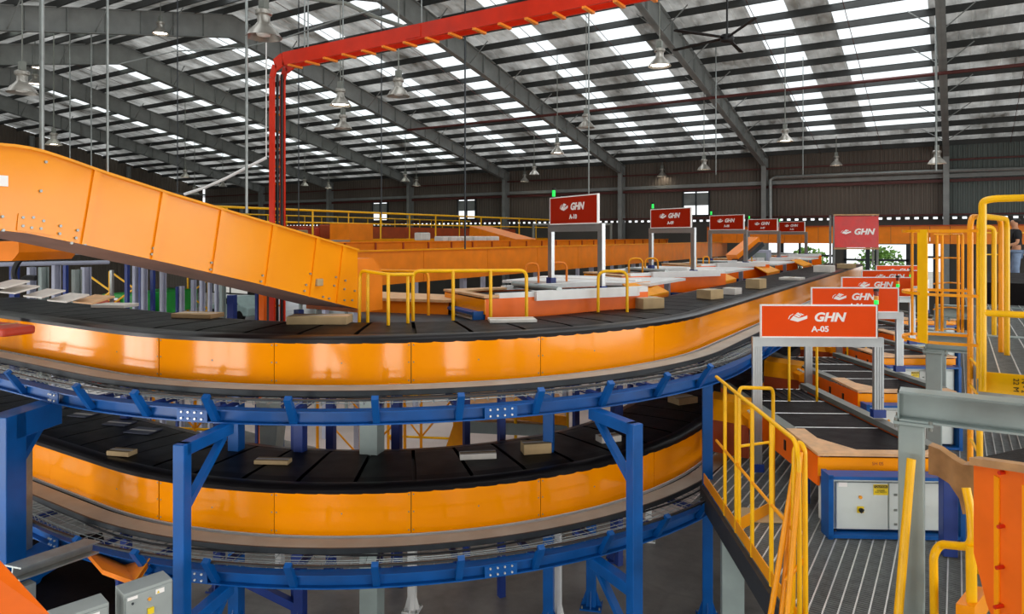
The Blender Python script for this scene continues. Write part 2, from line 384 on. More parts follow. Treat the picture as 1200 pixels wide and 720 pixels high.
def purlin(y):
    z = zr(y)-.01
    MB().add([(XL, y-.035, z), (XL, y+.035, z), (XL, y+.035, z-.02), (XL, y-.02, z-.02), (XL, y-.02, z-.21), (XL, y+.035, z-.21), (XL, y+.035, z-.23), (XL, y-.035, z-.23),
              (XR, y-.035, z), (XR, y+.035, z), (XR, y+.035, z-.02), (XR, y-.02, z-.02), (XR, y-.02, z-.21), (XR, y+.035, z-.21), (XR, y+.035, z-.23), (XR, y-.035, z-.23)],
             [(i, (i+1) % 8, 8+(i+1) % 8, 8+i) for i in range(8)]).build('purlin', 'purlin', ce, True)
y = YB-.4
while y > YR+.3: purlin(y); y -= 1.2
y = YR-.4
while y > YF: purlin(y); y -= 1.2
for x in [-3.0-8*k-q for k in range(7) for q in (0, 2.7)]+[2, 5]:
    MB().tube((x, YR, zb(YR)+dep(YR)+.05), (x, YB-.3, zb(YB)+dep(YB)+.05), .012, 5).build('sag_rod', 'sag_rod', ce, True)

XK = [-.4-8.0*k for k in range(7)]
ordn = ['rightmost', 'second from the right', 'third from the right', 'fourth from the right', 'fifth from the right', 'sixth from the right', 'leftmost']
for k, x in enumerate(XK):
    rf = empty('portal_frame', (x, YB, FLOOR), 'grey steel roof frame, %s along the back wall' % ordn[k], 'roof frame', 'portal frames of the roof', kind='structure')
    for (ya, yb) in ((YB, YR), (YR, YF)):
        p = [(x-.01, ya, zb(ya)), (x-.01, yb, zb(yb)), (x-.01, yb, zb(yb)+dep(yb)), (x-.01, ya, zb(ya)+dep(ya))]
        m = MB(); m.prism(p, (.02, 0, 0))
        L = abs(ya-yb)
        for q in range(1, int(L/1.2)):
            y = ya+(yb-ya)*q/int(L/1.2); m.bb(x-.1, x+.1, y-.01, y+.01, zb(y), zb(y)+dep(y))
        m.build('rafter_web', 'rafter', rf, True)
        m = MB()
        for t in (0, 1): m.prism([(x-.12, ya, zb(ya)+t*dep(ya)), (x-.12, yb, zb(yb)+t*dep(yb)), (x-.12, yb, zb(yb)+t*dep(yb)+.025), (x-.12, ya, zb(ya)+t*dep(ya)+.025)], (.24, 0, 0))
        m.build('rafter_flange', 'rafter', rf, True)
        fb = MB(); q = int(L/2.4)
        for i in range(1, q):
            y = ya+(yb-ya)*i/q
            for s in (-1, 1): fb.bar((x, y, zb(y)+.05), (x+s*.9, y, zr(y)-.2), .03, .03)
        fb.build('fly_brace', 'rafter', rf, True)
    MB().ibeam((x, YB-.35, FLOOR), (x, YB-.35, zb(YB)+dep(YB)), .24, .5, .025, (0, 1, 0)).build('column', 'rafter', rf, True)

# ------------------------------------------------------------------ the sorter loops
CX, CY = -8.75, 10.15
X0W, Y1W = -14.5, 31.0
def pt(s, r, z):        # s: <0 straight to the left; 0..1 the bend; >1 straight away (metres beyond the ends)
    if s < 0: return Vector((CX+s, CY-r, z))
    if s > 1: return Vector((CX+r, CY+(s-1), z))
    a = R(-90+90*s); return Vector((CX+r*math.cos(a), CY+r*math.sin(a), z))
def stations(s0, s1, step=.028, lin_step=2.0):
    out = [s0]; s = s0
    while s < s1-1e-6:
        if s < -1e-6: s = min(s+lin_step, 0, s1)
        elif s < 1-1e-6: s = min(s+step, 1, s1)
        else: s = min(s+lin_step, s1)
        out.append(s)
    return out
def sweep(b, poly, s0, s1, smooth=False):
    ss = stations(s0, s1); n = len(poly)
    vs = [pt(s, r, z) for s in ss for r, z in poly]
    b.add(vs, [(i*n+k, i*n+(k+1) % n, (i+1)*n+(k+1) % n, (i+1)*n+k) for i in range(len(ss)-1) for k in range(n)], smooth)
    b.add(vs[:n], [list(range(n))]); b.add(vs[-n:], [list(range(n))[::-1]]); return b
def rect(r0, r1, z0, z1): return [(r0, z0), (r1, z0), (r1, z1), (r0, z1)]
RO, RI = 5.6, 4.2
SEAM = [(-33.6-15.45*k+90)/90 for k in range(5)]       # fractions along the bend
def sorter(z, dz, label):
    t = empty('sorter_loop', (CX, CY, z), label, 'conveyor', 'stacked sorter loops')
    cuts = [X0W-CX, -2.9, -1.3]+sorted([s for s in SEAM if s > 0]+[1-.0+.0])
    s1 = max(SEAM)
    cuts = [X0W-CX, -4.4, -2.9, -1.4]+sorted([s for s in SEAM if 0 <= s < 1])+[.835, 1.35, 2.9, 4.4, 5.9, 7.4, 8.9, 10.4, 11.9, 13.4, 14.9, 16.4, 18, 1+Y1W-CY]
    for a, c in zip(cuts[:-1], cuts[1:]):
        e = .0005 if a >= 0 and a < 1 else .0015
        sweep(MB(), rect(RO-.012, RO, z-.48, z), a+e, c-e, True).build('skirt_panel', 'skirt_orange', t, True)
    sweep(MB(), rect(RO-.03, RO-.014, z-.47, z-.01), cuts[0], cuts[-1]).build('skirt_backing', 'rubber', t, True)
    sweep(MB(), rect(RI, RI+.015, z-.48, z), cuts[0], cuts[-1], True).build('inner_skirt', 'deep_orange', t, True)
    sweep(MB(), rect(RI+.02, RO-.03, z-.4, z-.03), cuts[0], cuts[-1]).build('track', 'rubber', t, True)
    sweep(MB(), [(RO-.16, z-.03), (RO+.0, z-.03), (RO+.005, z+.015), (RO-.03, z+.045), (RO-.16, z+.05)], cuts[0], cuts[-1], True).build('outer_bumper', 'belt_edge', t, True)
    sweep(MB(), [(RI+.1, z-.03), (RI-.02, z-.03), (RI-.02, z+.03), (RI+.1, z+.045)], cuts[0], cuts[-1], True).build('inner_bumper', 'belt_edge', t, True)
    # carriers
    S = []; s = -5.6
    while s < 0: S.append((s, min(s+.56, 0))); s += .58
    n = 13
    for i in range(n): S.append((i/n+.001, (i+1)/n-.002))
    s = 1.0
    while s < 1+Y1W-CY-.3: S.append((s, s+.56)); s += .58
    for a, c in S:
        sweep(MB(), [(RI+.11, z-.02), (RO-.17, z-.02), (RO-.17, z+.045), (RO-.3, z+.055), (RI+.24, z+.055), (RI+.11, z+.045)], a, c-.01*(1 if not (0 <= a < 1) else .3), False).build('carrier', 'belt', t, True)
    scr = MB()
    for k in range(-1, 8):
        a = (-33.6-15.45*k/2+90)/90
        for zz in ((z-.05, z-.24, z-.44) if k % 2 == 0 else (z-.24,)):
            for ds in ((-.003, .003) if k % 2 == 0 else (0,)):
                if 0 <= a+ds <= 1: scr.tube(pt(a+ds, RO-.001, zz), pt(a+ds, RO+.004, zz), .008, 8)
    scr.build('screw', 'plate_steel', t, True)
    return t
ZU, ZL = -1.15, -2.8
sorter(ZU, 0, 'upper black belt sorter loop with glossy orange skirt panels')
sorter(ZL, 0, 'lower black belt sorter loop running under the upper one')
def ring_frame(z, label, mesh=True):
    t = empty('loop_support_structure', (CX, CY, z-.7), label, 'support frame', 'blue curved frames under the sorter loops')
    sA0, sB0 = -5.5, 1+Y1W-CY
    zt = z-.62
    a, bq, tt = .07, .07, .014
    ip = [(-a, -bq), (a, -bq), (a, -bq+tt), (tt/2, -bq+tt), (tt/2, bq-tt), (a, bq-tt), (a, bq), (-a, bq), (-a, bq-tt), (-tt/2, bq-tt), (-tt/2, -bq+tt), (-a, -bq+tt)]
    sweep(MB(), [(6.15+x, zt-.07+y) for x, y in ip], sA0, 7).build('outer_ring_beam', 'blue', t, True)
    sweep(MB(), [(3.95+x, zt-.07+y) for x, y in ip], sA0, sB0).build('inner_ring_beam', 'blue', t, True)
    sweep(MB(), rect(RO+.1, RO+.32, z-.485, z-.47), sA0, sB0).build('rail_plate', 'plate_paint', t, True)
    sweep(MB(), rect(RO+.32, RO+.34, z-.53, z-.47), sA0, sB0).build('rail_lip', 'dark_steel', t, True)
    sweep(MB(), rect(RO-.02, RO+.015, z-.515, z-.483), sA0, sB0).build('skirt_lip', 'white_paint', t, True)
    sweep(MB(), rect(RO-.14, RO-.02, z-.56, z-.50), sA0, sB0).build('track_rail', 'dark_steel', t, True)
    S = [-4.6, -3.6, -2.6, -1.6, -.75]+[(-52.3+7.73*k+90)/90 for k in range(-4, 6)]+[1.6, 2.5, 3.4, 4.3, 5.2, 6.1]
    for s in S:
        m = MB(); m.bar(pt(s, 3.95, zt-.02), pt(s, 6.1, zt-.02), .06, .05); m.build('cross_member', 'dark_blue', t, True)
        m = MB(); m.prof(pt(s, 6.17, zt-.13), pt(s, 6.36, zt+.17), [(-.035, -.03), (.035, -.03), (.035, .03), (-.035, .03)], (0, 0, 1)); m.build('bracket', 'blue', t, True)
    sweep(MB(), rect(6.3, 6.33, zt+.13, zt+.15), sA0, 7).build('cable_guard_rail', 'dark_steel', t, True)
    # splice plates with bolts
    for s in ((-40.5+90)/90, (-70+90)/90, (-98+98)/90):
        m = MB(); sweep(m, rect(6.22, 6.232, zt-.13, zt-.01), s-.018, s+.018); m.build('splice_plate', 'blue', t, True)
        for ds in (-.012, -.004, .004, .012):
            for zz in (zt-.1, zt-.035): MB().tube(pt(s+ds, 6.23, zz), pt(s+ds, 6.245, zz), .011, 8).build('bolt', 'rod_steel', t, True)
    return t
ring_frame(ZU, 'blue curved steel frame with brackets under the upper sorter loop')
ring_frame(ZL, 'blue curved steel frame with brackets under the lower sorter loop')
def wire_tray(z, label):
    zt = z-.56; b = MB(); t = empty('wire_mesh_tray', (CX, CY, zt), label, 'cable tray', 'wire mesh cable trays under the sorter loops')
    for i in range(22):
        r = 4.35+i*.088
        ss = stations(-5.4, 6.5, .035, 2); b2 = [pt(s, r, zt+(.0 if i < 21 else .06)) for s in ss]
        b.path(b2, .0045, 4)
    b.build('long_wire', 'galvanised', t, True); b = MB()
    S = [-5.4+.1*i for i in range(54)]+[i*.0145 for i in range(69)]+[1+.1*i for i in range(55)]
    for s in S: b.path([pt(s, 4.35, zt), pt(s, 6.2, zt), pt(s, 6.22, zt+.07)], .0045, 4)
    b.build('cross_wire', 'galvanised', t, True)
    cb = MB()
    for j in range(7):
        ss = stations(-5.4, 6.5, .03, .7)
        cb.path([pt(s, 4.75+.2*j+.05*math.sin(s*17+j*2), zt+.02+.008*(j % 3)) for s in ss], .013, 6)
    cb.build('cable', 'rubber', t, True)
    return t
wire_tray(ZU, 'wire mesh cable tray under the upper sorter loop'); wire_tray(ZL, 'wire mesh cable tray under the lower sorter loop')

# outside posts carrying both loops
def ring_post(p, s, label, wd=.15, big=False):
    t = empty('ring_support_post', (p.x, p.y, FLOOR), label, 'post', 'blue posts outside the loop')
    q = pt(s, 6.15, 0); ang = math.atan2(q.y-p.y, q.x-p.x); d = Vector((math.cos(ang), math.sin(ang), 0)); L = (Vector((q.x, q.y, 0))-Vector((p.x, p.y, 0))).length
    ztop = ZU-.76
    M = Matrix.Rotation(ang, 3, 'Z')
    def hollow(b, c0, z0, z1):
        b.box((c0.x, c0.y, (z0+z1)/2), (wd, wd, z1-z0), ang)
    b = MB(); hollow(b, Vector((p.x, p.y)), FLOOR+.02, ztop); b.build('post', 'blue', t, True, .008)
    b = MB(); b.box((p.x, p.y, FLOOR+.01), (.34, .34, .02), ang)
    b.build('base_plate', 'blue', t, True)
    for z in (ztop, ztop+ZL-ZU):
        b = MB(); b.bar((p.x, p.y, z-wd/2), (q.x, q.y, z-wd/2), wd, wd); b.build('bracket_arm', 'blue', t, True, .008)
        b = MB(); b.bar(Vector((p.x, p.y, z-.62))+d*wd*.3, Vector((q.x, q.y, z-.12))-d*.1, wd*.6, .06); b.build('diagonal_brace', 'blue', t, True)
    return t
ring_post(atz(213.5, 6.45, 0), (-66.6+90)/90, 'blue box post holding both loops left of centre, in front', .115)
ring_post(atz(743.5, 7.15, 0), (-30+90)/90, 'blue box post holding both loops right of centre, in front', .125)
t = ring_post(atz(6, 7.5, 0), -.15, 'thick blue box post at the left edge of the photo', .27)
def post(px, d, wd, z1, m, label, z0=FLOOR, foot=True, group=None, name='support_post', brace=None):
    p = atz(px, d, z0); t = empty(name, p, label, 'post', group)
    MB().box((0, 0, (z1-z0)/2+.01), (wd, wd, z1-z0-.02), R(HEAD-12)).build('post_tube', m, t, bevel=.005)
    if foot:
        b = MB(); b.box((0, 0, .01), (wd*2.2, wd*2.2, .02), R(HEAD-12))
        M = Matrix.Rotation(R(HEAD-12), 3, 'Z')
        for a in range(4):
            v = M @ Vector((math.cos(a*math.pi/2), math.sin(a*math.pi/2), 0)); n = M @ Vector((-math.sin(a*math.pi/2), math.cos(a*math.pi/2), 0))
            b.prism([v*wd*.48-n*.005+Vector((0, 0, .02)), v*wd*1.05-n*.005+Vector((0, 0, .02)), v*wd*.48-n*.005+Vector((0, 0, .24))], n*.01)
        b.build('foot', m, t)
        q = MB()
        for sx in (-1, 1):
            for sy in (-1, 1): v = M @ Vector((sx*wd*.9, sy*wd*.9, 0)); q.tube((v.x, v.y, .02), (v.x, v.y, .05), .012, 6)
        q.build('bolt', 'plate_steel', t)
    return t
post(829, 9.15, .13, ZU-.77, 'blue', 'blue post below the upper loop beside the yellow stair rail')
post(760, 11.5, .1, ZL-.6, 'white_paint', 'slim white post with triangular foot right of the blue post')
post(693, 9.45, .13, ZL-.77, 'blue', 'blue post with wide foot right of centre under the lower loop')
post(483, 9.35, .1, ZL-.6, 'white_paint', 'slim white post with triangular foot under the middle of the loop')
post(328, 10.3, .1, ZL-.6, 'white_paint', 'slim white post behind the lower loop left of the grey column')
post(465, 10.1, .13, ZU-.77, 'dark_blue', 'dark blue post just right of the grey column')
post(436, 8.9, .24, ZU-.77, 'steel_grey', 'thick grey column under the middle of both loops')
post(643, 8.95, .13, ZU-.77, 'blue', 'blue post of the blue and white pair right of centre')
post(654, 9.1, .09, ZL-.6, 'white_paint', 'white post of the blue and white pair right of centre')
post(352, 8.95, .13, ZU-.77, 'dark_blue', 'dark blue post with a diagonal brace left of the grey column')
post(388, 10.4, .12, ZU-.77, 'dark_blue', 'dark blue post between the loops left of the grey column')
post(277, 9.0, .15, ZU-.77, 'blue', 'blue post seen just right of the front left blue post')
post(257, 9.9, .12, ZU-.77, 'dark_blue', 'dark blue post close behind the front left blue post')
post(148, 10.6, .12, ZU-.77, 'dark_blue', 'dark blue post behind the left part of the loops')
post(27, 7.95, .13, ZU-.85, 'galvanised', 'perforated galvanised post beside the thick blue post at left')
post(720, 10.8, .12, ZU-.77, 'dark_blue', 'dark blue post between the loops right of centre')
post(858, 7.95, .24, -3.2, 'steel_grey', 'thick grey column under the corner of the grating platform')
t = empty('diagonal_strut', at(285, 680, 9.0), 'dark blue diagonal strut low between two blue posts', 'brace')
MB().bar(at(285, 680, 9.0), at(350, 712, 8.95), .1, .1).build('strut', 'dark_blue', t, True)

# parcels on the loops
def parcel(px, py, wd, dp, ht, m, z, label, rz=20, soft=False):
    d = (z+.055)*820/(277-py); p = atz(px, d, z+.056)
    t = empty('parcel', p, label, 'parcel', 'parcels riding on the sorter belts', rz=R(rz))
    b = MB().box((0, 0, ht/2), (wd, dp, ht)); o = b.build('carton', m, t, bevel=min(.03, ht*.3) if soft else .006)
    if not soft: MB().box((0, 0, ht+.0008), (wd*.98, .05, .0012)).build('tape', 'parcel_white' if m != 'parcel_white' else 'card', t)
    return t
U = [(135, 360, .55, .35, .05, 'parcel_white', 'flat white parcel at the left of the upper belt', 25),
     (232, 372, .6, .3, .06, 'card', 'tan flat parcel on the upper belt below the orange chute', 20),
     (375, 379, .75, .32, .1, 'card', 'long tan parcel on the upper belt near the chute end', 32),
     (600, 377, .6, .3, .04, 'parcel_white', 'thin white parcel on the upper belt below the yellow rail', 40),
     (758, 361, .4, .34, .16, 'card', 'tan carton on the upper belt before the first scrap flap', 60),
     (832, 350, .36, .3, .16, 'card', 'tan carton on the upper belt in the middle of the right run', 70),
     (858, 345, .3, .25, .12, 'parcel_white', 'white carton just past the tan one on the right run', 80),
     (886, 338, .36, .3, .2, 'card', 'tall tan carton further along the right run', 80),
     (928, 328, .5, .5, .06, 'parcel_white', 'flat white parcel far along the right run', 85),
     (966, 319, .55, .5, .2, 'parcel_white', 'pale carton near the red banner end', 85),
     (992, 314.5, .5, .5, .15, 'card', 'farthest tan carton before the red banner', 85)]
for (px, py, a, b_, c, m, l, rz) in U: parcel(px, py, a, b_, c, m, ZU, l, rz)
Lw = [(143, 533, .32, .16, .06, 'card', 'small tan parcel on the lower belt at left', 20), (320, 543, .42, .14, .05, 'card', 'thin tan parcel on the lower belt right of the blue post', 28),
      (560, 537, .45, .14, .07, 'parcel_white', 'pale parcel in the middle of the lower belt', 40), (628, 530, .36, .2, .13, 'card', 'tan carton on the lower belt right of centre', 45),
      (713, 517, .3, .18, .08, 'parcel_white', 'pale parcel behind the right blue post', 55), (800, 472, .4, .28, .1, 'card', 'tan carton at the right of the lower belt', 60),
      (72, 476, .42, .26, .02, 'parcel_navy', 'dark flat mailer leftmost on the lower belt', 15), (98, 487, .36, .26, .02, 'parcel_navy', 'dark flat mailer second from left on the lower belt', 15),
      (140, 497, .4, .24, .02, 'parcel_navy', 'dark flat mailer beside the gap on the lower belt', 18), (168, 506, .42, .28, .02, 'parcel_navy', 'grey flat mailer nearest the left blue post', 18)]
for (px, py, a, b_, c, m, l, rz) in Lw: parcel(px, py, a, b_, c, m, ZL, l, rz)

# ------------------------------------------------------------------ signs over the lanes
def logo(par, s, yoff, name='logo'):
    b = MB(); e = .006
    def P(pts): b.prism([(x*s, yoff, z*s) for x, z in pts], (0, -e, 0))
    P([(-.95, -.28), (-.1, -.5), (.95, -.12), (.95, .22), (.02, -.1), (-.55, .18)][::-1])
    P([(-.5, .26), (.02, -.02), (.2, .08), (-.22, .36)]); P([(-.28, .42), (-.05, .56), (.35, .26), (.22, .14)]); P([(.42, .24), (.12, .5), (.28, .46), (.6, .3)])
    P([(-1.15, -.2), (-1.0, .18), (-.6, .42), (-.6, .36), (-.94, .12), (-1.06, -.18)])
    return b.build(name, 'sign_white', par)
def gate(loc, rz, code, label, board='sign_orange', leg=(1.35, 1.35), beacon=-1, group='numbered lane gates', h=.41, W=1.46, light='green'):
    # local: x across, y into the lane (board faces -y), origin at the ground line, top rail at z=0 .. so legs reach down
    t = empty('lane_gate', loc, label, 'sign gate', group, rz=rz)
    fw = W/2+.04; pr = .045
    def ext(b, p0, p1):      # slotted aluminium profile
        b.prof(p0, p1, [(-.06, -.03), (-.06, .03), (-.035, .03), (-.035, .022), (-.025, .022), (-.025, .03), (-.005, .03), (-.005, .022), (.005, .022), (.005, .03), (.025, .03), (.025, .022), (.035, .022), (.035, .03), (.06, .03), (.06, -.03)], (0, -1, 0))
    for sx, lg in ((-1, leg[0]), (1, leg[1])):
        b = MB(); ext(b, (sx*fw, 0, -lg), (sx*fw, 0, -.125)); b.build('leg', 'aluminium', t)
        b = MB().box((sx*fw, 0, -lg+.05), (.16, .1, .1)); b.build('foot_bracket', 'dark_blue', t)
    b = MB(); b.prof((-fw-.06, 0, -.065), (fw+.06, 0, -.065), [(-.03, -.06), (.03, -.06), (.03, .06), (-.03, .06)], (0, 0, 1))
    b.build('crossbar', 'aluminium', t)
    bd = MB().box((0, -.03, h/2+.0), (W-.02, .03, h)).build('sign_board', board, t)
    f = MB()
    for z in (0, h): f.box((0, -.03, z), (W, .04, .018))
    for x in (-W/2, W/2): f.box((x, -.03, h/2), (.018, .04, h+.018))
    f.build('sign_frame', 'sign_white', t)
    lg = logo(bd, .115, -.046); lg.location = (-.235*(W/1.46)*1.0-.02, 0, h*.62)
    text('GHN', .155, 'sign_white', bd, (.13, -.047, h*.62), (R(90), 0, 0), 'lettering', .25, .006, .003, 1.12)
    text(code, .1, 'sign_white', bd, (.02, -.047, h*.25), (R(90), 0, 0), 'lettering', 0, .003, .003, 1.1)
    bx = beacon*(fw+.0); zz = .0
    p = MB().tube((bx, .05, -.02), (bx, .05, .42), .022, 10).build('beacon_pole', 'black', t)
    for i, mm_ in enumerate(('green_light', 'amber_light', 'red_light') if beacon > 0 else ('dark_steel', 'green_light', 'green_light')):
        MB().tube((bx, .05, .42+i*.055), (bx, .05, .47+i*.055), .028, 12).build('beacon_lens', mm_, p)
    MB().tube((bx, .05, .585), (bx, .05, .62), .034, 12).build('beacon_cap', 'black', p)
    return t
RZ = R(30)
GZ = -1.3     # top rail of the right gates
codes = ['A-05', 'A-04', 'A-03', 'A-02', 'A-01']
for i, c in enumerate(codes):
    Y = 9.75+3.62*i
    W_ = 1.46
    # centre of sign
    x = -1.52+.02*i; 
    lab = ['orange sign %s, nearest of the right-hand gates' % c, 'orange sign %s, second of the right-hand gates' % c, 'orange sign %s, third of the right-hand gates' % c, 'orange sign %s, fourth of the right-hand gates' % c, 'orange sign %s, farthest of the right-hand gates' % c][i]
    gate((x, Y, GZ), RZ, c, lab, 'sign_orange', (1.75, 1.03), 1, 'right-hand lane gates', light='green')
LG = [(-4.56, 9.66, 'A-10'), (-5.0, 15.4, 'A-09'), (-5.3, 21.2, 'A-08'), (-5.55, 27, 'A-07'), (-5.6, 32.8, 'A-06')]
nm = ['nearest', 'second', 'third', 'fourth', 'farthest']
for i, (x, y, c) in enumerate(LG):
    W_ = 1.4; cx, cy = x-.866*W_/2, y+.5*W_/2
    gate((cx, cy, .2), R(-30), c, 'red sign %s, %s of the left-hand gates' % (c, nm[i]), 'sign_red', (1.0, 1.05), -1, 'left-hand lane gates', h=.44, W=1.4)

# ------------------------------------------------------------------ right-hand lanes
def lane_right(dy, label, loc=None, rz=None, Ln=4.1, zs=-.14, rail='plate_steel', rim='ply_light', grp='right-hand induction conveyors'):
    # local axes: +y = towards the sorter (30 deg left of world +Y), +x = right across; origin = front left corner at floor of belt
    t = empty('induction_conveyor', loc or (-1.26, 8.17+dy, -2.4), label, 'conveyor', grp, rz=RZ if rz is None else rz)
    Wd = 1.42
    def z(y): return zs*y/Ln
    # side panels, front panel
    for x in (0, Wd):
        b = MB(); b.prism([(x-.012, 0, -.3), (x-.012, Ln, -.42), (x-.012, Ln, z(Ln)+.02), (x-.012, 0, .02)], (.024, 0, 0)); b.build('side_panel', 'panel_orange', t)
    b = MB().box((Wd/2, .0, -.09), (Wd+.02, .03, .2)); fp = b.build('front_panel', 'chute_orange', t)
    text('SH 05', .05, 'rust_orange', fp, (.62, -.017, -.05), (R(90), 0, 0), depth=.0008) if (loc is None and dy == 0) else None
    fl = MB(); fl.prism([(-.02, -.03, .03), (Wd+.02, -.03, .03), (Wd+.02, .2, .03), (Wd-.12, .22, .03), (Wd-.22, .12, .03), (.45, .12, .03), (.2, .55, .03), (.2, .95, .03), (-.02, .95, .03)], (0, 0, .03)); fl.build('plywood_rim', 'ply_light', t)
    for x in (.06, Wd-.06):
        y0 = .95 if x < .5 else .2
        b = MB(); b.prism([(x-.07, y0, .02+z(y0)), (x-.07, Ln, z(Ln)+.02), (x-.07, Ln, z(Ln)+.1), (x-.07, y0, z(y0)+.08)], (.14, 0, 0)); b.build('side_rail', rail, t)
    ys = [.12, 1.42, 2.25, min(3.1, Ln-.6)]
    for i, y0 in enumerate(ys):
        y1 = (ys+[Ln])[i+1]-.05
        x0 = .2 if y0 < 1 else .14
        b = MB(); b.prism([(x0, y0, z(y0)+.005), (Wd-.14, y0, z(y0)+.005), (Wd-.14, y1, z(y1)+.005), (x0, y1, z(y1)+.005)], (0, 0, -.05)); b.build('belt', 'lane_belt', t)
        b = MB().tube((.14, y1+.025, z(y1)-.012), (Wd-.14, y1+.025, z(y1)-.012), .02, 8); b.build('roller', 'rod_steel', t)
    b = MB()
    for k in range(7): b.prism([(.2+k*.16, Ln-.95, z(Ln-.95)+.012), (.24+k*.16, Ln-.95, z(Ln-.95)+.012), (.24+k*.16, Ln, z(Ln)+.012), (.2+k*.16, Ln, z(Ln)+.012)], (0, 0, -.005))
    b.build('narrow_belt', 'belt_edge', t)
    # slots in side and button box
    b = MB()
    for k in range(5): b.box((-.018, .5+.5*k, -.16), (.012, .05, .12))
    b.build('slot', 'rubber', t)
    bx = MB().prism([(-.02, 1.9, -.02), (-.2, 1.9, -.09), (-.2, 1.9, -.2), (-.02, 1.9, -.24)], (0, .36, 0)).build('button_box', 'chute_orange', t)
    bt = MB()
    for k in range(4): bt.tube((-.1, 1.96+k*.08, -.052), (-.11, 1.96+k*.08, -.028), .02, 10)
    bt.build('push_button', 'cabinet', bx)
    # blue legs
    for (x, y) in ((.08, .6), (Wd-.08, .6), (.08, 2.9), (Wd-.08, 2.9)):
        b = MB().box((x, y, -.5), (.08, .08, .42)); b.build('leg', 'dark_blue', t)
    return t
def cabinet(dy, label, loc=None, rz=None, grp='control cabinets under the right-hand conveyors'):
    t = empty('control_cabinet', loc or (-1.26+.06, 8.17-.11+dy, -3.16), label, 'cabinet', grp, rz=RZ if rz is None else rz)
    Wd = 1.36; z0, z1 = .03, .64
    b = MB()
    for x in (.02, Wd): b.box((x, -.06, (z0+z1)/2), (.05, .2, z1-z0+.06))
    for z in (z0, z1): b.box((Wd/2, -.06, z), (Wd, .2, .035))
    b.build('frame', 'blue', t)
    MB().box((Wd/2, .1, (z0+z1)/2), (Wd-.1, .3, z1-z0-.08)).build('enclosure', 'cabinet', t)
    a, c = .1, Wd-.08; mid = .1+(c-a)*.46
    d1 = MB().box(((a+mid)/2, -.07, (z0+z1)/2-.01), (mid-a-.012, .03, z1-z0-.12)).build('door', 'cabinet', t, bevel=.006)
    d2 = MB().box(((c+mid)/2, -.07, (z0+z1)/2-.01), (c-mid-.012, .03, z1-z0-.12)).build('door', 'cabinet', t, bevel=.006)
    w1 = MB().box((a+.46, -.088, .5), (.15, .004, .11)).build('warning_label', 'warn_yellow', d1)
    MB().box((a+.46, -.091, .533), (.135, .003, .028)).build('label_print', 'black', w1)
    text('CAUTION', .026, 'warn_yellow', w1, (a+.46, -.0935, .533), (R(90), 0, 0), depth=.0006)
    text('DANGER\nELECTRICITY', .02, 'black', w1, (a+.46, -.0915, .485), (R(90), 0, 0), depth=.0006)
    MB().box((a+.07, -.088, .55), (.09, .003, .045)).build('name_plate', 'sign_white', d1)
    MB().tube((a+.25, -.085, .42), (a+.25, -.1, .42), .018, 12).build('indicator_lamp', 'amber_light', d1)
    k = MB().box((a+.25, -.092, .29), (.065, .016, .065)).build('rotary_switch', 'warn_yellow', d1)
    MB().tube((a+.25, -.1, .29), (a+.25, -.125, .29), .022, 14).box((a+.25, -.13, .29), (.014, .02, .05), M=Matrix.Rotation(R(40), 3, 'Y')).build('switch_knob', 'black', k)
    for z in (.14, .29, .45): MB().box((mid+.07, -.088, z), (.03, .01, .022)).build('lock', 'plate_steel', d2)
    for x in (.1, Wd-.1): MB().tube((x, -.05, -.0), (x, -.05, .06), .02, 8).box((x, -.05, .005), (.08, .08, .012)).build('levelling_foot', 'dark_steel', t)
    return t
nth = ['nearest', 'second', 'third', 'fourth', 'farthest']
for i in range(5):
    lane_right(3.62*i, 'orange sided black belt conveyor feeding under sign %s, %s on the right' % (codes[i], nth[i]))
    cabinet(3.62*i, 'white two door control cabinet in blue frame below lane %s, %s on the right' % (codes[i], nth[i]))
# orange chutes with yellow flaps where each lane meets the sorter
for i in range(5):
    y = 11.3+3.62*i
    t = empty('merge_chute', (-2.75, y-.9, -2.8), 'orange yellow sheet chute at the sorter side of lane %s' % codes[i], 'chute', 'merge chutes beside the lower loop')
    m = MB(); m.prism([(-.35, -.15, .42), (.35, -.35, .42), (.3, -.5, .18), (-.3, -.42, .18)], (0, .35, .03)); m.build('flap', 'amber', t)
    m = MB(); m.prism([(-.3, -.4, -.28), (.32, -.48, -.28), (.32, -.48, .18), (-.3, -.4, .18)], (0, .05, 0)); m.build('apron', 'rust_orange', t)

# ------------------------------------------------------------------ lower grating platform
def grating(name, poly, z, label, bs=.037, rs=.11, th=.03, par=None):
    t = empty(name, (poly[0][0], poly[0][1], z), label, 'platform')
    def clipx(y):     # x-interval of the polygon at y
        xs_ = []
        for i in range(len(poly)):
            (x0, y0), (x1, y1) = poly[i], poly[(i+1) % len(poly)]
            if (y0-y)*(y1-y) < 0: xs_.append(x0+(x1-x0)*(y-y0)/(y1-y0))
        return (min(xs_), max(xs_)) if len(xs_) >= 2 else None
    def clipy(x):
        ys_ = []
        for i in range(len(poly)):
            (x0, y0), (x1, y1) = poly[i], poly[(i+1) % len(poly)]
            if (x0-x)*(x1-x) < 0: ys_.append(y0+(y1-y0)*(x-x0)/(x1-x0))
        return (min(ys_), max(ys_)) if len(ys_) >= 2 else None
    b = MB(); y = min(p[1] for p in poly)+.01
    while y < max(p[1] for p in poly):
        c = clipx(y)
        if c: b.bb(c[0], c[1], y-.0035, y+.0035, z-th, z)
        y += bs
    b.build('bearing_bars', 'grating', t, True); b = MB(); x = min(p[0] for p in poly)+.01
    while x < max(p[0] for p in poly):
        c = clipy(x)
        if c: b.bb(x-.006, x+.006, c[0], c[1], z-.012, z+.004)
        x += rs
    b.build('cross_rods', 'rod_steel', t, True)
    return t
PZ = -3.16
E0 = Vector((-2.27, 8.1, 0)); EL = Vector((-.5, .866, 0))
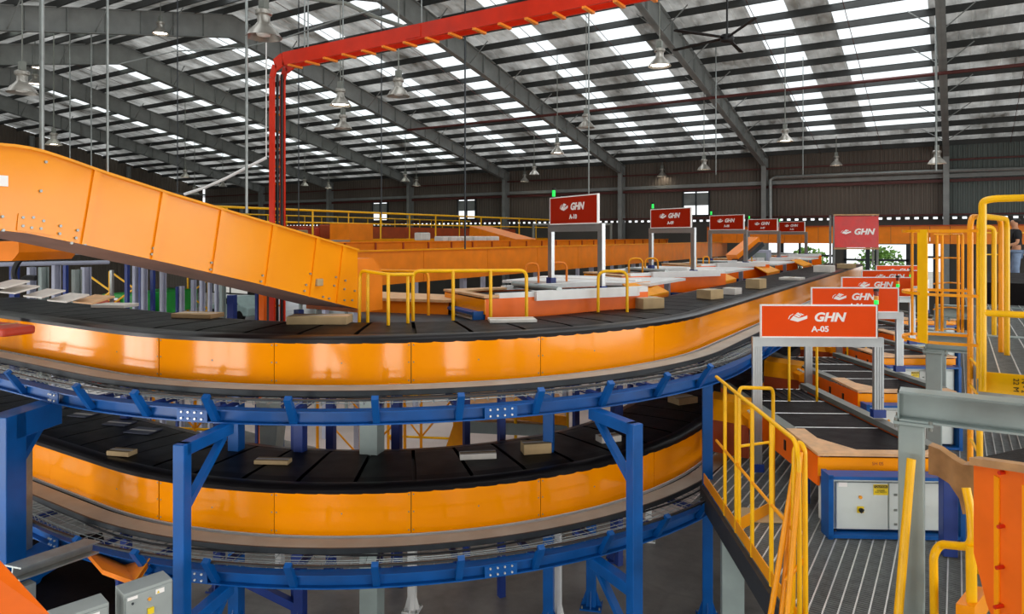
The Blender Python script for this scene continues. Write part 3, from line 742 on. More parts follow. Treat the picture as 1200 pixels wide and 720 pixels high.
def edge(t): return E0+EL*t
PL = [(edge(.9).x, edge(.9).y), (edge(-3.3).x, edge(-3.3).y), (edge(-3.3).x+.0, 5.0), (2.6, 5.0), (2.6, 28), (-2.6, 28)]
tp_ = grating('grating_platform', PL, PZ, 'dark steel grating floor around the right-hand control cabinets')
b = MB(); b.bar(edge(.9)+Vector((-.03, -.02, PZ-.15)), edge(-3.3)+Vector((-.03, -.02, PZ-.15)), .05, .24); b.build('edge_beam', 'dark_steel', tp_, True)
b = MB(); b.bar(edge(.9)+Vector((-.01, 0, PZ+.06)), edge(-2.4)+Vector((-.01, 0, PZ+.06)), .01, .13); b.build('toe_board', 'amber', tp_, True)
b = MB()
for yy in (6.5, 9.0, 12, 15, 18, 21, 24): b.bar((-1.2 if yy < 8 else -2.4, yy, PZ-.15), (2.6, yy, PZ-.15), .1, .22)
b.build('joist', 'steel_grey', tp_, True)
b = MB()
for (x, y) in ((2.4, 6.5), (2.4, 12), (2.4, 18), (2.4, 24), (-2.2, 15), (-2.2, 21)): b.bb(x-.08, x+.08, y-.08, y+.08, FLOOR, PZ-.2)
b.build('platform_legs', 'steel_grey', tp_, True)
# handrail on the left edge
t = empty('handrail', edge(.22)+Vector((0, 0, PZ)), 'yellow tube handrail along the left edge of the grating platform', 'railing')
RT, RM = -1.68, -2.44
b = MB(); b.path([edge(.3)+Vector((0, 0, RT)), edge(-2.3)+Vector((0, 0, RT)), edge(-2.38)+Vector((0, 0, RT-.12)), edge(-2.4)+Vector((0, 0, PZ-.1))], .02, 10, .1); b.build('top_rail', 'yellow', t, True)
b = MB(); b.path([edge(.3)+Vector((0, 0, RM)), edge(-2.3)+Vector((0, 0, RM))], .016, 8); b.build('mid_rail', 'amber', t, True)
for s in (-.09, -.55, -1.12, -1.7):
    b = MB(); b.path([edge(s)+Vector((0, 0, RT)), edge(s)+Vector((0, 0, PZ-.02))], .02, 10); b.build('post', 'yellow', t, True)
# cross barrier at the end of the walkway
t = empty('end_barrier', edge(-.55)+Vector((0, 0, PZ)), 'yellow hoop barrier across the walkway behind the aluminium leg', 'railing')
A = edge(-.55); Bp = A+Vector((.30, .32, 0))
Bp = atz(906, 8.0, 0)
b = MB(); b.path([Vector((A.x+.03, A.y, PZ)), Vector((A.x+.03, A.y, -1.62)), Vector((Bp.x, Bp.y, -1.74)), Vector((Bp.x, Bp.y, PZ))], .02, 10, .08); b.build('hoop', 'yellow', t, True)
b = MB(); b.path([Vector((A.x+.03, A.y, -2.25)), Vector((Bp.x, Bp.y, -2.35))], .016, 8); b.build('mid_rail', 'yellow', t, True)
b = MB(); b.bar(Vector((A.x+.03, A.y, PZ+.07)), Vector((Bp.x, Bp.y, PZ+.07)), .01, .13); b.build('toe_board', 'amber', t, True)
# stair rails going down
t = empty('stair_handrail', at(920, 700, 5.6), 'pair of steep yellow stair rails at the near corner of the platform', 'railing')
for (a, c, e_) in (((936, 519, 5.85), (903, 722, 5.75), .024), ((938, 530, 5.7), (921, 740, 5.5), .022), ((930, 560, 5.95), (912, 760, 5.7), .02)):
    b = MB(); b.path([at(*a), at(*c)], e_, 10); b.build('stair_rail', 'amber', t, True)
b = MB(); b.path([at(929, 722, 5.75), at(931, 527, 5.75), at(937, 517, 5.75), at(943, 527, 5.72), at(944, 730, 5.72)], .022, 10, .04); b.build('hoop', 'yellow', t, True)
b = MB(); b.path([at(921, 680, 5.75), at(944, 655, 5.72)], .018, 8); b.build('brace', 'amber', t, True)
t = tag(MB().box((0, 0, .004), (.5, .42, .006), .5).build('cardboard_sheet', 'card'), 'flat brown cardboard sheet lying on the grating behind the rail', 'cardboard'); t.location = atz(893, 7.9, PZ+.004)
# small yellow hoops between the lanes
for i, (px, py0, d, wd, lbl) in enumerate([(941, 403, 10.6, .42, 'small yellow hoop guard seen through gate A-05'), (1004, 352, 15, .4, 'small yellow hoop guard seen through gate A-04')]):
    t = empty('hoop_guard', atz(px, d, PZ), lbl, 'railing', 'hoop guards between right-hand lanes'); z1 = (277-py0)/820*d-PZ
    r = Vector((cA, sA, 0))*wd/2
    b = MB(); b.path([-r, -r+Vector((0, 0, z1)), r+Vector((0, 0, z1)), r], .02, 10, .08); b.build('hoop', 'yellow', t)

# ------------------------------------------------------------------ upper platform at the right with beams, ladder, rails
UZ = -1.31
t = grating('grating_walkway', [(.18, 7.78), (3.2, 7.78), (3.2, 21), (.18, 21)], UZ, 'raised grey grating walkway at the right edge', .04, .16)
b = MB(); b.bb(.17, 3.2, 7.74, 7.76, UZ-.12, UZ+.065); tb = b.build('toe_board', 'yellow', t, True)
text('N - 2\n22 M', .06, 'black', tb, (.3, -.045, -.03), (R(90), R(90), 0), depth=.001)
b = MB(); b.bb(.17, 3.2, 7.77, 7.84, UZ-.24, UZ-.12); b.bb(.16, .19, 7.78, 21, UZ-.14, UZ-.02); b.build('edge_channel', 'galvanised', t, True)
def beam(x0, y, label, zc=-1.425-.0, col=True):
    t = empty('support_beam', (x0+.15, y, FLOOR), label, 'beam', 'grey beams under the raised walkway')
    b = MB().ibeam((x0, y, zc), (3.4, y, zc), .2, .25, .018); b.build('beam', 'steel_grey', t, True)
    b = MB(); b.bb(x0+.0, x0+.012, y-.1, y+.1, zc-.125, zc+.125); b.build('end_plate', 'steel_grey', t, True)
    b = MB().box((x0+.1, y, (FLOOR+zc-.15)/2), (.19, .2, zc-.15-FLOOR)); b.build('column', 'steel_grey', t, True, .012)
    b = MB(); b.bb(x0-.03, x0+.26, y-.12, y+.12, zc-.15, zc-.127); b.build('cap_plate', 'steel_grey', t, True)
    for dx in (-.01, .24):
        for dy in (-.1, .1): MB().tube((x0+dx, y+dy, zc-.18), (x0+dx, y+dy, zc-.1), .014, 6).build('bolt', 'plate_steel', t, True)
    return t
beam(-.42, 6.8, 'large grey steel beam and column in the right foreground')
beam(-.36, 11.1, 'grey steel beam and column behind the foreground one')
beam(-.36, 15.6, 'farthest grey beam and column behind the ladder cage')
def rails(name, label, pts_list, cols, parts, cat='railing', rads=None, group=None):
    p0 = Vector(pts_list[0][0]); t = empty(name, p0, label, cat, group)
    for i, pts in enumerate(pts_list):
        b = MB(); b.path(pts, (rads[i] if rads else .022), 10, .1); b.build(parts[i], cols[i], t, True)
    return t
x0 = .2; yn = 7.7
rails('walkway_railing', 'yellow tube railing along the near end of the raised walkway', [
    [(x0, yn, UZ-.1), (x0, yn, .32), (x0+.08, yn, .34), (3.1, yn, .36)], [(x0, yn, -.7), (3.1, yn, -.72)], [(3.1, yn, UZ), (3.1, yn, .36)], [(1.6, yn, UZ), (1.6, yn, .36)]],
    ['yellow', 'yellow', 'yellow', 'yellow'], ['top_rail', 'mid_rail', 'post', 'post'], rads=[.033, .03, .026, .026])
# ladder below the walkway edge with safety cage, on the left side
LX, LY = .02, 7.55
t = empty('cage_ladder', (LX, LY, PZ), 'yellow ladder with safety cage and tall hoop handrails at right', 'ladder')
def uz(y): return y
st = [at(1137, 277, 7.1), at(1148, 277, 6.55)]
st[0].z = st[1].z = 0
for j, (p, q, zt) in enumerate(((st[0], atz(1173, 7.9, 0), .2), (st[1], atz(1180, 7.7, 0), .19))):
    b = MB(); b.path([(p.x, p.y, PZ), (p.x, p.y, zt), (q.x, q.y, zt), (q.x, q.y, UZ+.0)], .028, 10, .14); b.build('hoop_handrail', 'yellow' if j else 'amber', t, True)
for j in range(7):
    z = PZ+.3+j*.27; b = MB(); b.path([(st[0].x, st[0].y, z), (st[1].x, st[1].y, z)], .014, 8); b.build('rung', 'yellow', t, True)
mid = (st[0]+st[1])/2; away = Vector((-1, -.05, 0)).normalized(); nrm = Vector((-away.y, away.x, 0))
cageR = .36; side = (st[1]-st[0]).normalized()
def hoop(z, m, hz=.028):
    pts = [];
    for k in range(17):
        a = R(-90+180*k/16); pts.append(mid+side*(.36*math.sin(a))+away*(.26+.36*math.cos(a) if 0 < k < 16 else 0)+Vector((0, 0, z)))
    b = MB()
    for p, q in zip(pts[:-1], pts[1:]): b.bar(p, q, .008, hz)
    b.build('cage_hoop', m, t, True)
for z in (.05, -.56, -1.02): hoop(z, 'amber')
for k in (2, 4, 13):
    a = R(-90+180*k/16); p = mid+side*(.36*math.sin(a))+away*(.26+.36*math.cos(a))
    b = MB().box((p.x, p.y, -.485), (.012, .05 if k != 13 else .11, 1.1), R(20) if k != 13 else R(50)); b.build('cage_strip', 'yellow' if k == 13 else 'amber', t, True)
rails('walkway_hoop', 'narrow yellow hoop rail behind the ladder on the raised walkway', [[atz(1150, 9.2, UZ), atz(1150, 9.2, .12), atz(1165, 9.2, .12), atz(1165, 9.2, UZ)]], ['yellow'], ['hoop'], rads=[.03])
# second cage further along: thin rails seen beside the ladder
t = empty('far_cage_ladder', atz(1110, 11, PZ), 'second yellow ladder cage standing behind the nearest one', 'ladder')
for px in (1098, 1104, 1123, 1128):
    b = MB(); b.path([atz(px, 11, -1.6), atz(px, 11, .02)], .022, 8); b.build('cage_strip', 'amber', t, True)
for z in (.03, -.35, -.75, -1.15, -1.5):
    b = MB(); b.path([atz(1094+k*4.3, 11+.3*math.sin(math.pi*k/8), z) for k in range(9)], .012, 6); b.build('cage_hoop', 'amber', t, True)
# dark belt conveyor on the walkway in front of the person
t = empty('walkway_conveyor', atz(1182, 14, UZ), 'black belt conveyor at the end of the raised walkway', 'conveyor')
b = MB(); p = atz(1152, 13.5, 0); b.prism([(p.x, p.y, UZ), (p.x+2.2, p.y, UZ), (p.x+2.2, p.y+3.5, UZ+.05), (p.x, p.y+3.5, UZ+.05)], (0, 0, .42)); b.build('belt', 'lane_belt', t, True)
b = MB(); b.bb(p.x-.06, p.x, p.y, p.y+3.5, UZ, UZ+.5); b.build('side_panel', 'dark_steel', t, True)
rails('back_railing', 'yellow railing behind the person at the far right', [[atz(1150, 21, UZ), atz(1150, 21, .1), atz(1215, 21, .1)], [atz(1150, 21, -.55), atz(1215, 21, -.55)]], ['yellow', 'yellow'], ['top_rail', 'mid_rail'])

# person
def skin_fig(name, verts, edges, rad, m, parent, root=0):
    me = bpy.data.meshes.new(name); me.from_pydata(verts, edges, []); o = bpy.data.objects.new(name, me); C.objects.link(o); o.parent = parent
    sk = o.modifiers.new('skin', 'SKIN'); sk.use_smooth_shade = True
    for i, r in enumerate(rad):
        v = me.skin_vertices[0].data[i]; v.radius = (r, r) if not isinstance(r, tuple) else r; v.use_root = (i == root)
    ss = o.modifiers.new('sub', 'SUBSURF'); ss.levels = 1; ss.render_levels = 2; me.materials.append(MT[m]); return o
pp = atz(1190, 17.2, UZ+.02)
pe = empty('person', pp, 'person in black t-shirt and light blue jeans leaning on far right railing', 'person', rz=R(100))
V = [(0, 0, .95), (0, 0, 1.15), (0, .01, 1.38), (0, .01, 1.5), (0, .03, 1.62), (0, .03, 1.7),
     (-.19, 0, 1.4), (-.26, .02, 1.12), (-.2, .24, 1.05), (-.16, .32, 1.05), (.19, 0, 1.4), (.27, .02, 1.12), (.22, .24, 1.04), (.18, .32, 1.04),
     (-.1, 0, .88), (-.11, .02, .48), (-.11, -.02, .08), (-.11, .12, .03), (.1, 0, .88), (.11, .02, .48), (.11, -.02, .08), (.11, .12, .03)]
Eg = [(0, 1), (1, 2), (2, 3), (3, 4), (4, 5), (2, 6), (6, 7), (7, 8), (8, 9), (2, 10), (10, 11), (11, 12), (12, 13), (0, 14), (14, 15), (15, 16), (16, 17), (0, 18), (18, 19), (19, 20), (20, 21)]
rd = [.13, .12, .13, .055, .095, .07, .055, .042, .03, .025, .055, .042, .03, .025, .085, .06, .045, .035, .085, .06, .045, .035]
skin_fig('body', V, Eg, rd, 'skin', pe)
skin_fig('shirt', [(0, 0, .92), (0, 0, 1.15), (0, .01, 1.38), (0, .01, 1.46), (-.2, 0, 1.4), (-.25, .02, 1.2), (.2, 0, 1.4), (.26, .02, 1.2)], [(0, 1), (1, 2), (2, 3), (2, 4), (4, 5), (2, 6), (6, 7)], [.155, .145, .155, .08, .085, .07, .085, .07], 'shirt_black', pe)
skin_fig('jeans', [(0, 0, .95), (-.1, 0, .86), (-.11, .02, .48), (-.11, -.02, .1), (.1, 0, .86), (.11, .02, .48), (.11, -.02, .1)], [(0, 1), (1, 2), (2, 3), (0, 4), (4, 5), (5, 6)], [.145, .105, .08, .065, .105, .08, .065], 'jeans', pe)
skin_fig('hair', [(0, -.035, 1.6), (0, -.02, 1.73)], [(0, 1)], [.11, .12], 'hair', pe)

# ------------------------------------------------------------------ right foreground orange conveyor
t = empty('side_conveyor', atz(1170, 4.6, FLOOR), 'bright orange sided conveyor with black belt at the lower right corner', 'conveyor')
pa = atz(1141, 4.75, 0); pb = atz(1215, 4.35, 0); dv = (pb-pa); nb = Vector((-dv.y, dv.x, 0)).normalized()
def sp(a, z, n=0): q = pa+dv*a+nb*n; return Vector((q.x, q.y, z))
zt0, zt1 = (277-545)/820*4.75, (277-556)/820*4.35
b = MB(); b.prism([sp(0, zt0), sp(1, zt1), sp(1, -2.75), sp(.42, -2.62), sp(.22, -2.45), sp(0, -2.15)], -nb*-.02); b.build('side_panel', 'panel_orange', t, True)
for a in (.36, .8): MB().prism([sp(a, zt0-.02, -.012), sp(a+.08, zt0-.03, -.012), sp(a+.08, -2.6, -.012), sp(a, -2.6, -.012)], nb*.012).build('panel_fold', 'chute_orange', t, True)
for (px, py) in ((1176, 554), (1175, 617), (1173, 665), (1171, 711)): 
    q = at(px, py, 4.55); MB().tube(q-nb*.04, q+nb*.03, .013, 12).build('bolt', 'tray_red', t, True)
b = MB(); b.prism([sp(-.02, zt0, -.03), sp(1, zt1, -.03), sp(1, zt1, .06), sp(-.02, zt0, .06)], (0, 0, .05)); b.build('rim', 'plywood', t, True)
b = MB(); b.prism([sp(-.02, zt0+.02, .06), sp(1, zt1+.02, .06), sp(1, zt1+.1, 1.6), sp(-.02, zt0+.12, 1.6)], (0, 0, .02)); b.build('belt', 'lane_belt', t, True)
b = MB(); b.prism([sp(.3, -2.5, .2), sp(.45, -2.5, .2), sp(.45, FLOOR, .2), sp(.3, FLOOR, .2)], nb*.1); b.build('leg', 'dark_blue', t, True)
t = empty('curved_guide_board', at(1110, 560, 6.4), 'curved brown plywood guide board beside the foreground column', 'board')
b = MB(); b.prism([at(x, y, 6.3-.009*(x-1090)) for x, y in ((1088, 522), (1101, 527), (1116, 538), (1128, 545), (1146, 546), (1146, 603), (1128, 603), (1124, 585), (1112, 567), (1098, 558), (1088, 556))], Vector((.03, .12, 0))); b.build('board', 'plywood', t, True)
rails('column_grab_rail', 'slanted yellow pole in front of the foreground grey column', [[at(1068, 538, 5.75), at(1052, 730, 5.6)]], ['yellow'], ['pole'], rads=[.035])
rails('bent_handrail', 'bent yellow handrail tube left of the orange conveyor', [[at(1095, 735, 5.6), at(1094, 650, 5.6), at(1102, 638, 5.6), at(1140, 642, 5.3), at(1138, 600, 5.35), at(1132, 572, 5.4)], [at(1138, 640, 5.3), at(1139, 735, 5.3)]], ['yellow', 'yellow'], ['handrail', 'post'], rads=[.032, .038])
t = post(1111, 6.9, .13, -2.25, 'dark_blue', 'dark blue post standing between bent yellow handrail and the cabinet', z0=PZ, foot=False)
MB().box((0, 0, .87), (.16, .16, .03)).build('cap', 'black', t)
t = empty('step_plate', at(1128, 706, 5.4), 'orange folded plate at the bottom edge under the bent handrail', 'step')
MB().prism([at(1120, 708, 5.3), at(1142, 712, 5.2), at(1142, 740, 5.2), at(1120, 740, 5.3)], (.1, .4, 0)).build('plate', 'chute_orange', t, True)

# ------------------------------------------------------------------ big orange chute at the left
CXX = -6.73
def cy(px): # y on the chute plane seen at px
    u = (px-600)/820; d = CXX/(-sA+cA*u); return cA*d+sA*u*d, d
def cz(px, py): y, d = cy(px); return (y, (277-py)/820*d)
top = [(-60, 163), (-30, 165), (0, 168), (25, 170), (50, 176), (75, 184), (120, 200), (200, 226), (300, 256), (419, 292)]
bot = [(-60, 270), (-30, 270), (0, 270), (30, 273), (60, 279), (100, 287), (200, 309), (300, 332), (419, 362)]
t = empty('incline_conveyor', (CXX, 4.5, FLOOR), 'huge glossy orange sided incline conveyor descending from upper left', 'conveyor')
T = [cz(*p) for p in top]; Bt = [cz(*p) for p in bot]
def interp(L, y):
    for (a, za), (c, zc) in zip(L[:-1], L[1:]):
        if a <= y <= c: return za+(zc-za)*(y-a)/(c-a)
    return L[0][1] if y < L[0][0] else L[-1][1]
seams = [T[0][0], 1.9]+[cy(p)[0] for p in (62, 108, 188, 257, 318, 369, 400)]+[T[-1][0]]
WID = 1.1
for i, (a, c) in enumerate(zip(seams[:-1], seams[1:])):
    ys_ = [a+(c-a)*k/6 for k in range(7)]
    poly = [(CXX, y+.003, interp(T, y)) for y in ys_]+[(CXX, y-.003, interp(Bt, y)) for y in ys_[::-1]]
    MB().prism(poly, (-.02, 0, 0)).build('side_panel', 'chute_orange', t, True)
for i, y in enumerate(seams[3:-1]):
    sh = .07
    b = MB(); b.prism([(CXX, y-.03-sh, interp(Bt, y)+.02), (CXX, y+.03-sh, interp(Bt, y)+.02), (CXX, y+.03+sh*.6, interp(T, y)-.02), (CXX, y-.03+sh*.6, interp(T, y)-.02)], (.025, 0, 0)); b.build('stiffener', 'chute_orange', t, True)
ys_ = [T[0][0]+(T[-1][0]-T[0][0])*k/40 for k in range(41)]
b = MB()
for a, c in zip(ys_[:-1], ys_[1:]):
    b.add([(CXX+.03, a, interp(T, a)), (CXX+.03, c, interp(T, c)), (CXX-.05, c, interp(T, c)), (CXX-.05, a, interp(T, a)), (CXX+.03, a, interp(T, a)-.025), (CXX+.03, c, interp(T, c)-.025)], [(0, 1, 2, 3), (0, 4, 5, 1)])
b.build('top_flange', 'amber', t, True)
b = MB()
for a, c in zip(ys_[:-1], ys_[1:]):
    za, zc = interp(Bt, a), interp(Bt, c)
    b.add([(CXX, a, za), (CXX, c, zc), (CXX-WID, c, zc), (CXX-WID, a, za), (CXX, a, za+.05), (CXX, c, zc+.05), (CXX-WID, c, zc+.05), (CXX-WID, a, za+.05)], [(0, 1, 2, 3), (4, 5, 6, 7)])
b.build('underside_pan', 'underside', t, True)
b = MB()
for a, c in zip(ys_[:-1], ys_[1:]):
    b.add([(CXX-WID, a, interp(T, a)), (CXX-WID, c, interp(T, c)), (CXX-WID, c, interp(Bt, c)), (CXX-WID, a, interp(Bt, a))], [(0, 1, 2, 3)])
b.build('far_side_panel', 'deep_orange', t, True)
b = MB()
for a, c in zip(ys_[:-1], ys_[1:]):
    za, zc = interp(Bt, a)+.3, interp(Bt, c)+.3
    b.add([(CXX-.05, a, za), (CXX-.05, c, zc), (CXX-WID+.05, c, zc), (CXX-WID+.05, a, za)], [(0, 1, 2, 3)])
b.build('belt', 'lane_belt', t, True)
def bolt(px, py):
    y, z = cz(px, py); MB().tube((CXX+.002, y, z), (CXX+.022, y, z), .012, 8).build('bolt', 'galvanised', t, True)
for px, py in ((53, 190), (47, 224), (2, 254), (3, 270), (26, 255), (38, 255), (50, 259), (26, 265), (36, 267), (47, 268), (70, 265), (69, 274), (90, 270), (88, 279), (111, 230), (106, 251), (101, 274), (99, 286), (83, 285),
               (179, 291), (177, 298), (247, 308), (246, 316), (307, 323), (305, 330), (363, 321), (358, 334), (356, 341), (393, 325), (391, 335), (404, 329), (403, 339), (378, 348), (385, 350), (397, 349), (403, 352), (412, 352), (415, 341)): bolt(px, py)
y0, z0 = cz(19, 251); y1, z1 = cz(62, 272)
MB().prism([(CXX+.001, cz(21, 250)[0], cz(21, 250)[1]), (CXX+.001, cz(62, 257)[0], cz(62, 257)[1]), (CXX+.001, cz(61, 276)[0], cz(61, 276)[1]), (CXX+.001, cz(19, 270)[0], cz(19, 270)[1])], (.012, 0, 0)).build('splice_plate', 'chute_orange', t, True)
yb_, zb_ = cz(372, 331); MB().box((CXX+.03, yb_, zb_), (.05, .1, .09)).build('sensor', 'card', t, True, .01)
yb_, zb_ = cz(2, 212); MB().box((CXX+.004, yb_, zb_), (.006, .09, .09)).build('paper_label', 'sign_white', t, True)
# discharge end box
yE = T[-1][0]
MB().prism([(CXX-.02, yE+.02, -.3), (CXX-.02, yE+.3, -.3), (CXX-.02, yE+.5, -.5), (CXX-.02, yE+.5, -1.02), (CXX-.02, yE+.02, -1.02)], (-WID+.1, 0, 0)).build('discharge_box', 'deep_orange', t, True)
MB().box((CXX-.45, yE-.6, -1.2), (.09, .09, .5)).box((CXX-.45, yE-.6, -3.2), (.14, .14, 3.6)).build('support_leg', 'dark_blue', t, True)
# hangers
for (px, r, zt, zlb) in ((51, .02, None, 'thick grey hanger pole above the incline conveyor at far left'), (128, .011, None, 'thin pale hanger rod above the second panel of the incline conveyor')):
    y, d = cy(px); z = interp(T, y)
    t = tag(MB().tube((0, 0, 0), (0, 0, zr(y)-z), r, 10).build('hanger_rod', 'galvanised'), zlb, 'rod'); t.location = (CXX-.03, y, z)
def rod(px, d, y_bot, r, label, m='galvanised'):
    p = at(px, y_bot, d); t = tag(MB().tube((0, 0, 0), (0, 0, zr(p.y)-p.z), r, 8).build('hanger_rod', m), label, 'rod'); t.location = p; return t
rod(289, 11, 250, .022, 'grey hanger pole left of the red cable ladder'); rod(545, 15, 292, .018, 'dark hanger rod in front of the right small louvred window', 'dark_steel')
rod(690, 19, 238, .02, 'grey hanger rod above sign A-10'); rod(447, 19, 255, .015, 'dark hanger rod in front of the left louvred window', 'dark_steel')
rod(82, 24, 215, .02, 'thin hanger rod third from the left'); rod(107, 24, 215, .02, 'thin hanger rod fourth from the left'); rod(208, 16, 236, .012, 'thin hanger rod over the middle of the incline conveyor', 'dark_steel')
rod(357, 13, 75, .012, 'left rod of the pair holding the red cable ladder'); rod(361, 13, 75, .012, 'right rod of the pair holding the red cable ladder'); rod(402, 12.6, 60, .012, 'hanger rod right of the red ladder corner'); rod(494, 10.9, 40, .01, 'hanger rod in the middle of the red cable ladder'); rod(839, 26, 205, .02, 'grey hanger rod right of the small lamp'); rod(941, 26, 205, .015, 'grey hanger rod over the far signs'); rod(1097, 22, 200, .03, 'pale drop rod beside the rightmost roof frame')
rod(350, 20, 265, .015, 'thin hanger rod right of the red cable ladder', 'dark_steel')

# ------------------------------------------------------------------ red cable ladder
t = empty('cable_ladder', (-9.83, 7.97, -1.0), 'red cable ladder rising behind the incline then crossing under the roof', 'cable ladder')
LXc, LYc = -9.83, 7.97; zL = 2.98; hw = .11
for dy in (-hw, hw):
    b = MB()
    b.path
    pts = [(LXc, -1.6), (LXc, zL-.28), (LXc+.08, zL-.08), (LXc+.28, zL), (3.5, zL)]
    for (xa, za), (xb, zb2) in zip(pts[:-1], pts[1:]): b.bar((xa, LYc+dy, za), (xb, LYc+dy, zb2), .03, .22 if abs(xb-xa) > .1 else .12, (0, 0, 1) if abs(xb-xa) > .1 else (1, 0, 0))
    b.build('side_rail', 'tray_red', t, True)
x = LXc+.45
while x < 3.4: MB().bar((x, LYc-hw-.03, zL-.125), (x, LYc+hw+.03, zL-.125), .05, .03).build('rung', 'tray_rung', t, True); x += .42
z = -1.5
while z < zL-.4: MB().bar((LXc-.05, LYc-hw, z), (LXc-.05, LYc+hw, z), .03, .03).build('rung', 'tray_rung', t, True); z += .3
for dx in (-.06, 0, .05): MB().tube((LXc+dx, LYc+dx, -1.6), (LXc+dx, LYc+dx, zL-.2), .022, 8).build('cable', 'rubber', t, True)
for x in (-6.7, -3.35): MB().box((x, LYc-hw-.02, zL), (.3, .012, .17)).build('splice_plate', 'tray_red', t, True)
# white drooping cable and pipes
b = MB(); b.path([at(x, y, 13) for x, y in ((216, 228), (240, 220), (265, 209), (290, 196), (312, 185))], .028, 8); q_ = at(312, 185, 13); b.path([q_, (q_.x, q_.y, zr(q_.y))], .012, 6); tag(b.build('drooping_duct', 'white_paint'), 'white drooping flexible tube left of the red cable ladder', 'tube')
b = MB(); b.path([at(px_, py_, 37.55/(cA+sA*(px_-600)/820)) for px_, py_ in ((903, 262), (903, 211), (908, 208), (1060, 202), (1230, 197))], .09, 8); tag(b.build('wall_pipe', 'galvanised'), 'pale horizontal pipe along the right back wall with drop', 'pipe')
b = MB(); b.path([(-24, 27.7, 5.5), (12, 27.7, 5.5)], .06, 8); tag(b.build('sprinkler_pipe', 'red_pipe'), 'long dark red sprinkler pipe under the roof', 'pipe')
b = MB(); b.path([at(140, 75, 16), at(205, 60, 16), at(285, 56, 14), at(335, 44, 13), at(400, 22, 12), at(445, 10, 11.5)], .014, 6); tag(b.build('roof_conduit', 'galvanised'), 'thin pale conduit below the roof at upper left', 'conduit')
b = MB(); b.path([at(360, -2, 13), at(405, 4, 13), at(440, 20, 13), at(480, 34, 13)], .04, 8); tag(b.build('roof_pipe', 'plate_steel'), 'thick pale pipe following the roof frame at top', 'pipe')

# ------------------------------------------------------------------ lamps
def lamp_proto(lit):
    t = empty('high_bay_lamp', (0, 0, 0))
    MB().lathe([(.02, .44), (.1, .44), (.13, .42), (.13, .36), (.1, .34), (.095, .24), (.13, .19), (.21, .11), (.28, .0), (.272, .0), (.2, .1), (.1, .18), (.02, .2)], n=28).build('reflector', 'lamp_metal', t)
    MB().lathe([(.0, .17), (.08, .15), (.2, .07), (.22, .045), (.0, .03)] if lit else [(.0, .17), (.08, .15), (.12, .08), (.1, .03), (.0, .01)], n=16).build('bulb', 'bulb' if lit else 'bulb_off', t)
    MB().box((0, 0, .53), (.13, .1, .18)).build('ballast_box', 'plate_steel', t)
    return t
LA = {True: lamp_proto(True), False: lamp_proto(False)}; used = {True: False, False: False}
lamps = [(309, 44, 40, 0, 'big unlit'), (188, 40, 18, 1, 'bright'), (26, 109, 32, 0, 'wide pale'), (44, 80, 13, 1, 'small lit'), (41, 99, 15, 1, 'lower small lit'), (773, 78, 26, 1, 'bright large'), (687, 150, 20, 0, 'grey'),
         (653, 180, 13, 1, ''), (626, 205, 12, 0, ''), (615, 213, 10, 1, ''), (475, 213, 11, 0, ''), (488, 218, 9, 1, ''), (399, 124, 16, 1, ''), (402, 151, 11, 0, ''), (467, 113, 12, 0, ''), (920, 166, 15, 1, ''), (825, 199, 15, 1, ''), (980, 194, 12, 1, ''),
         (1098, 192, 19, 1, ''), (776, 207, 9, 1, ''), (63, 170, 9, 1, ''), (217, 208, 9, 1, ''), (228, 228, 7, 0, ''), (357, 218, 9, 0, ''), (385, 221, 7, 1, ''), (261, 219, 7, 0, '')]
where = ['big unlit high bay lamp hanging at upper left near the red ladder', 'bright lit lamp under the roof left of the big unlit one', 'wide pale lamp at the far upper left edge', 'small lit lamp just above the wide pale one', 'small lamp close beside the wide pale one', 'bright lit lamp hanging in front of the second roof frame', 'grey unlit lamp on a long rod above sign A-10',
         'small lit lamp left of the grey rod lamp', 'unlit small lamp right of the left column pair', 'small lit lamp just left of its unlit neighbour', 'unlit small lamp above the left column', 'small lit lamp just right of the left column lamp', 'lit lamp under the red ladder beam', 'unlit lamp below the lit one under the red beam', 'small dark lamp below the red beam',
         'lit lamp hanging over the far right signs', 'lit lamp above the bright louvred window', 'small lit lamp over the red banner', 'lamp hanging beside the rightmost roof frame', 'tiny lit lamp above sign A-09', 'tiny lit lamp above the orange incline at left', 'tiny lit lamp over the middle of the incline', 'tiny unlit lamp low over the incline', 'tiny unlit lamp right of the red ladder post', 'tiny lit lamp further right of the red ladder post', 'tiny unlit lamp over the drooping white tube']
hung = []
for (px, py, wpx, lit, _), lb in zip(lamps, where):
    d = .54*820/wpx
    if py > 110 and wpx < 17: d = min(d, 3.35*820/(277-py)) if py < 225 else min(d, 44)
    lit = bool(lit); t = LA[lit] if not used[lit] else copy_tree(LA[lit]); used[lit] = True
    t.location = at(px, py, d); tag(t, lb, 'lamp', 'high bay lamps under the roof'); hung.append((t, wpx))
for t, wpx in hung:
    h = zr(t.location.y)-t.location.z+.0
    MB().tube((0, 0, .5), (0, 0, h), .012 if wpx > 15 else .018, 6).build('hanging_rod', 'plate_steel', t)

# ------------------------------------------------------------------ ceiling fan
t = empty('ceiling_fan', at(852, 45, 20), 'large dark ceiling fan hanging below the roof at upper right', 'fan')
MB().lathe([(0, .12), (.16, .1), (.2, .02), (.18, -.08), (0, -.12)], n=20).build('motor_hub', 'black', t)
MB().tube((0, 0, .1), (0, 0, zr(t.location.y)-t.location.z-.2), .03, 8).build('downrod', 'black', t)
for k in range(5):
    a = R(20+72*k); M = Matrix.Rotation(a, 3, 'Z')
    b = MB(); b.prism([M @ Vector(v) for v in ((.15, -.06, .02), (1.8, -.075, .02), (1.85, 0, .03), (1.8, .075, .04), (.15, .06, .04))], (0, 0, -.02)); b.build('blade', 'black', t)

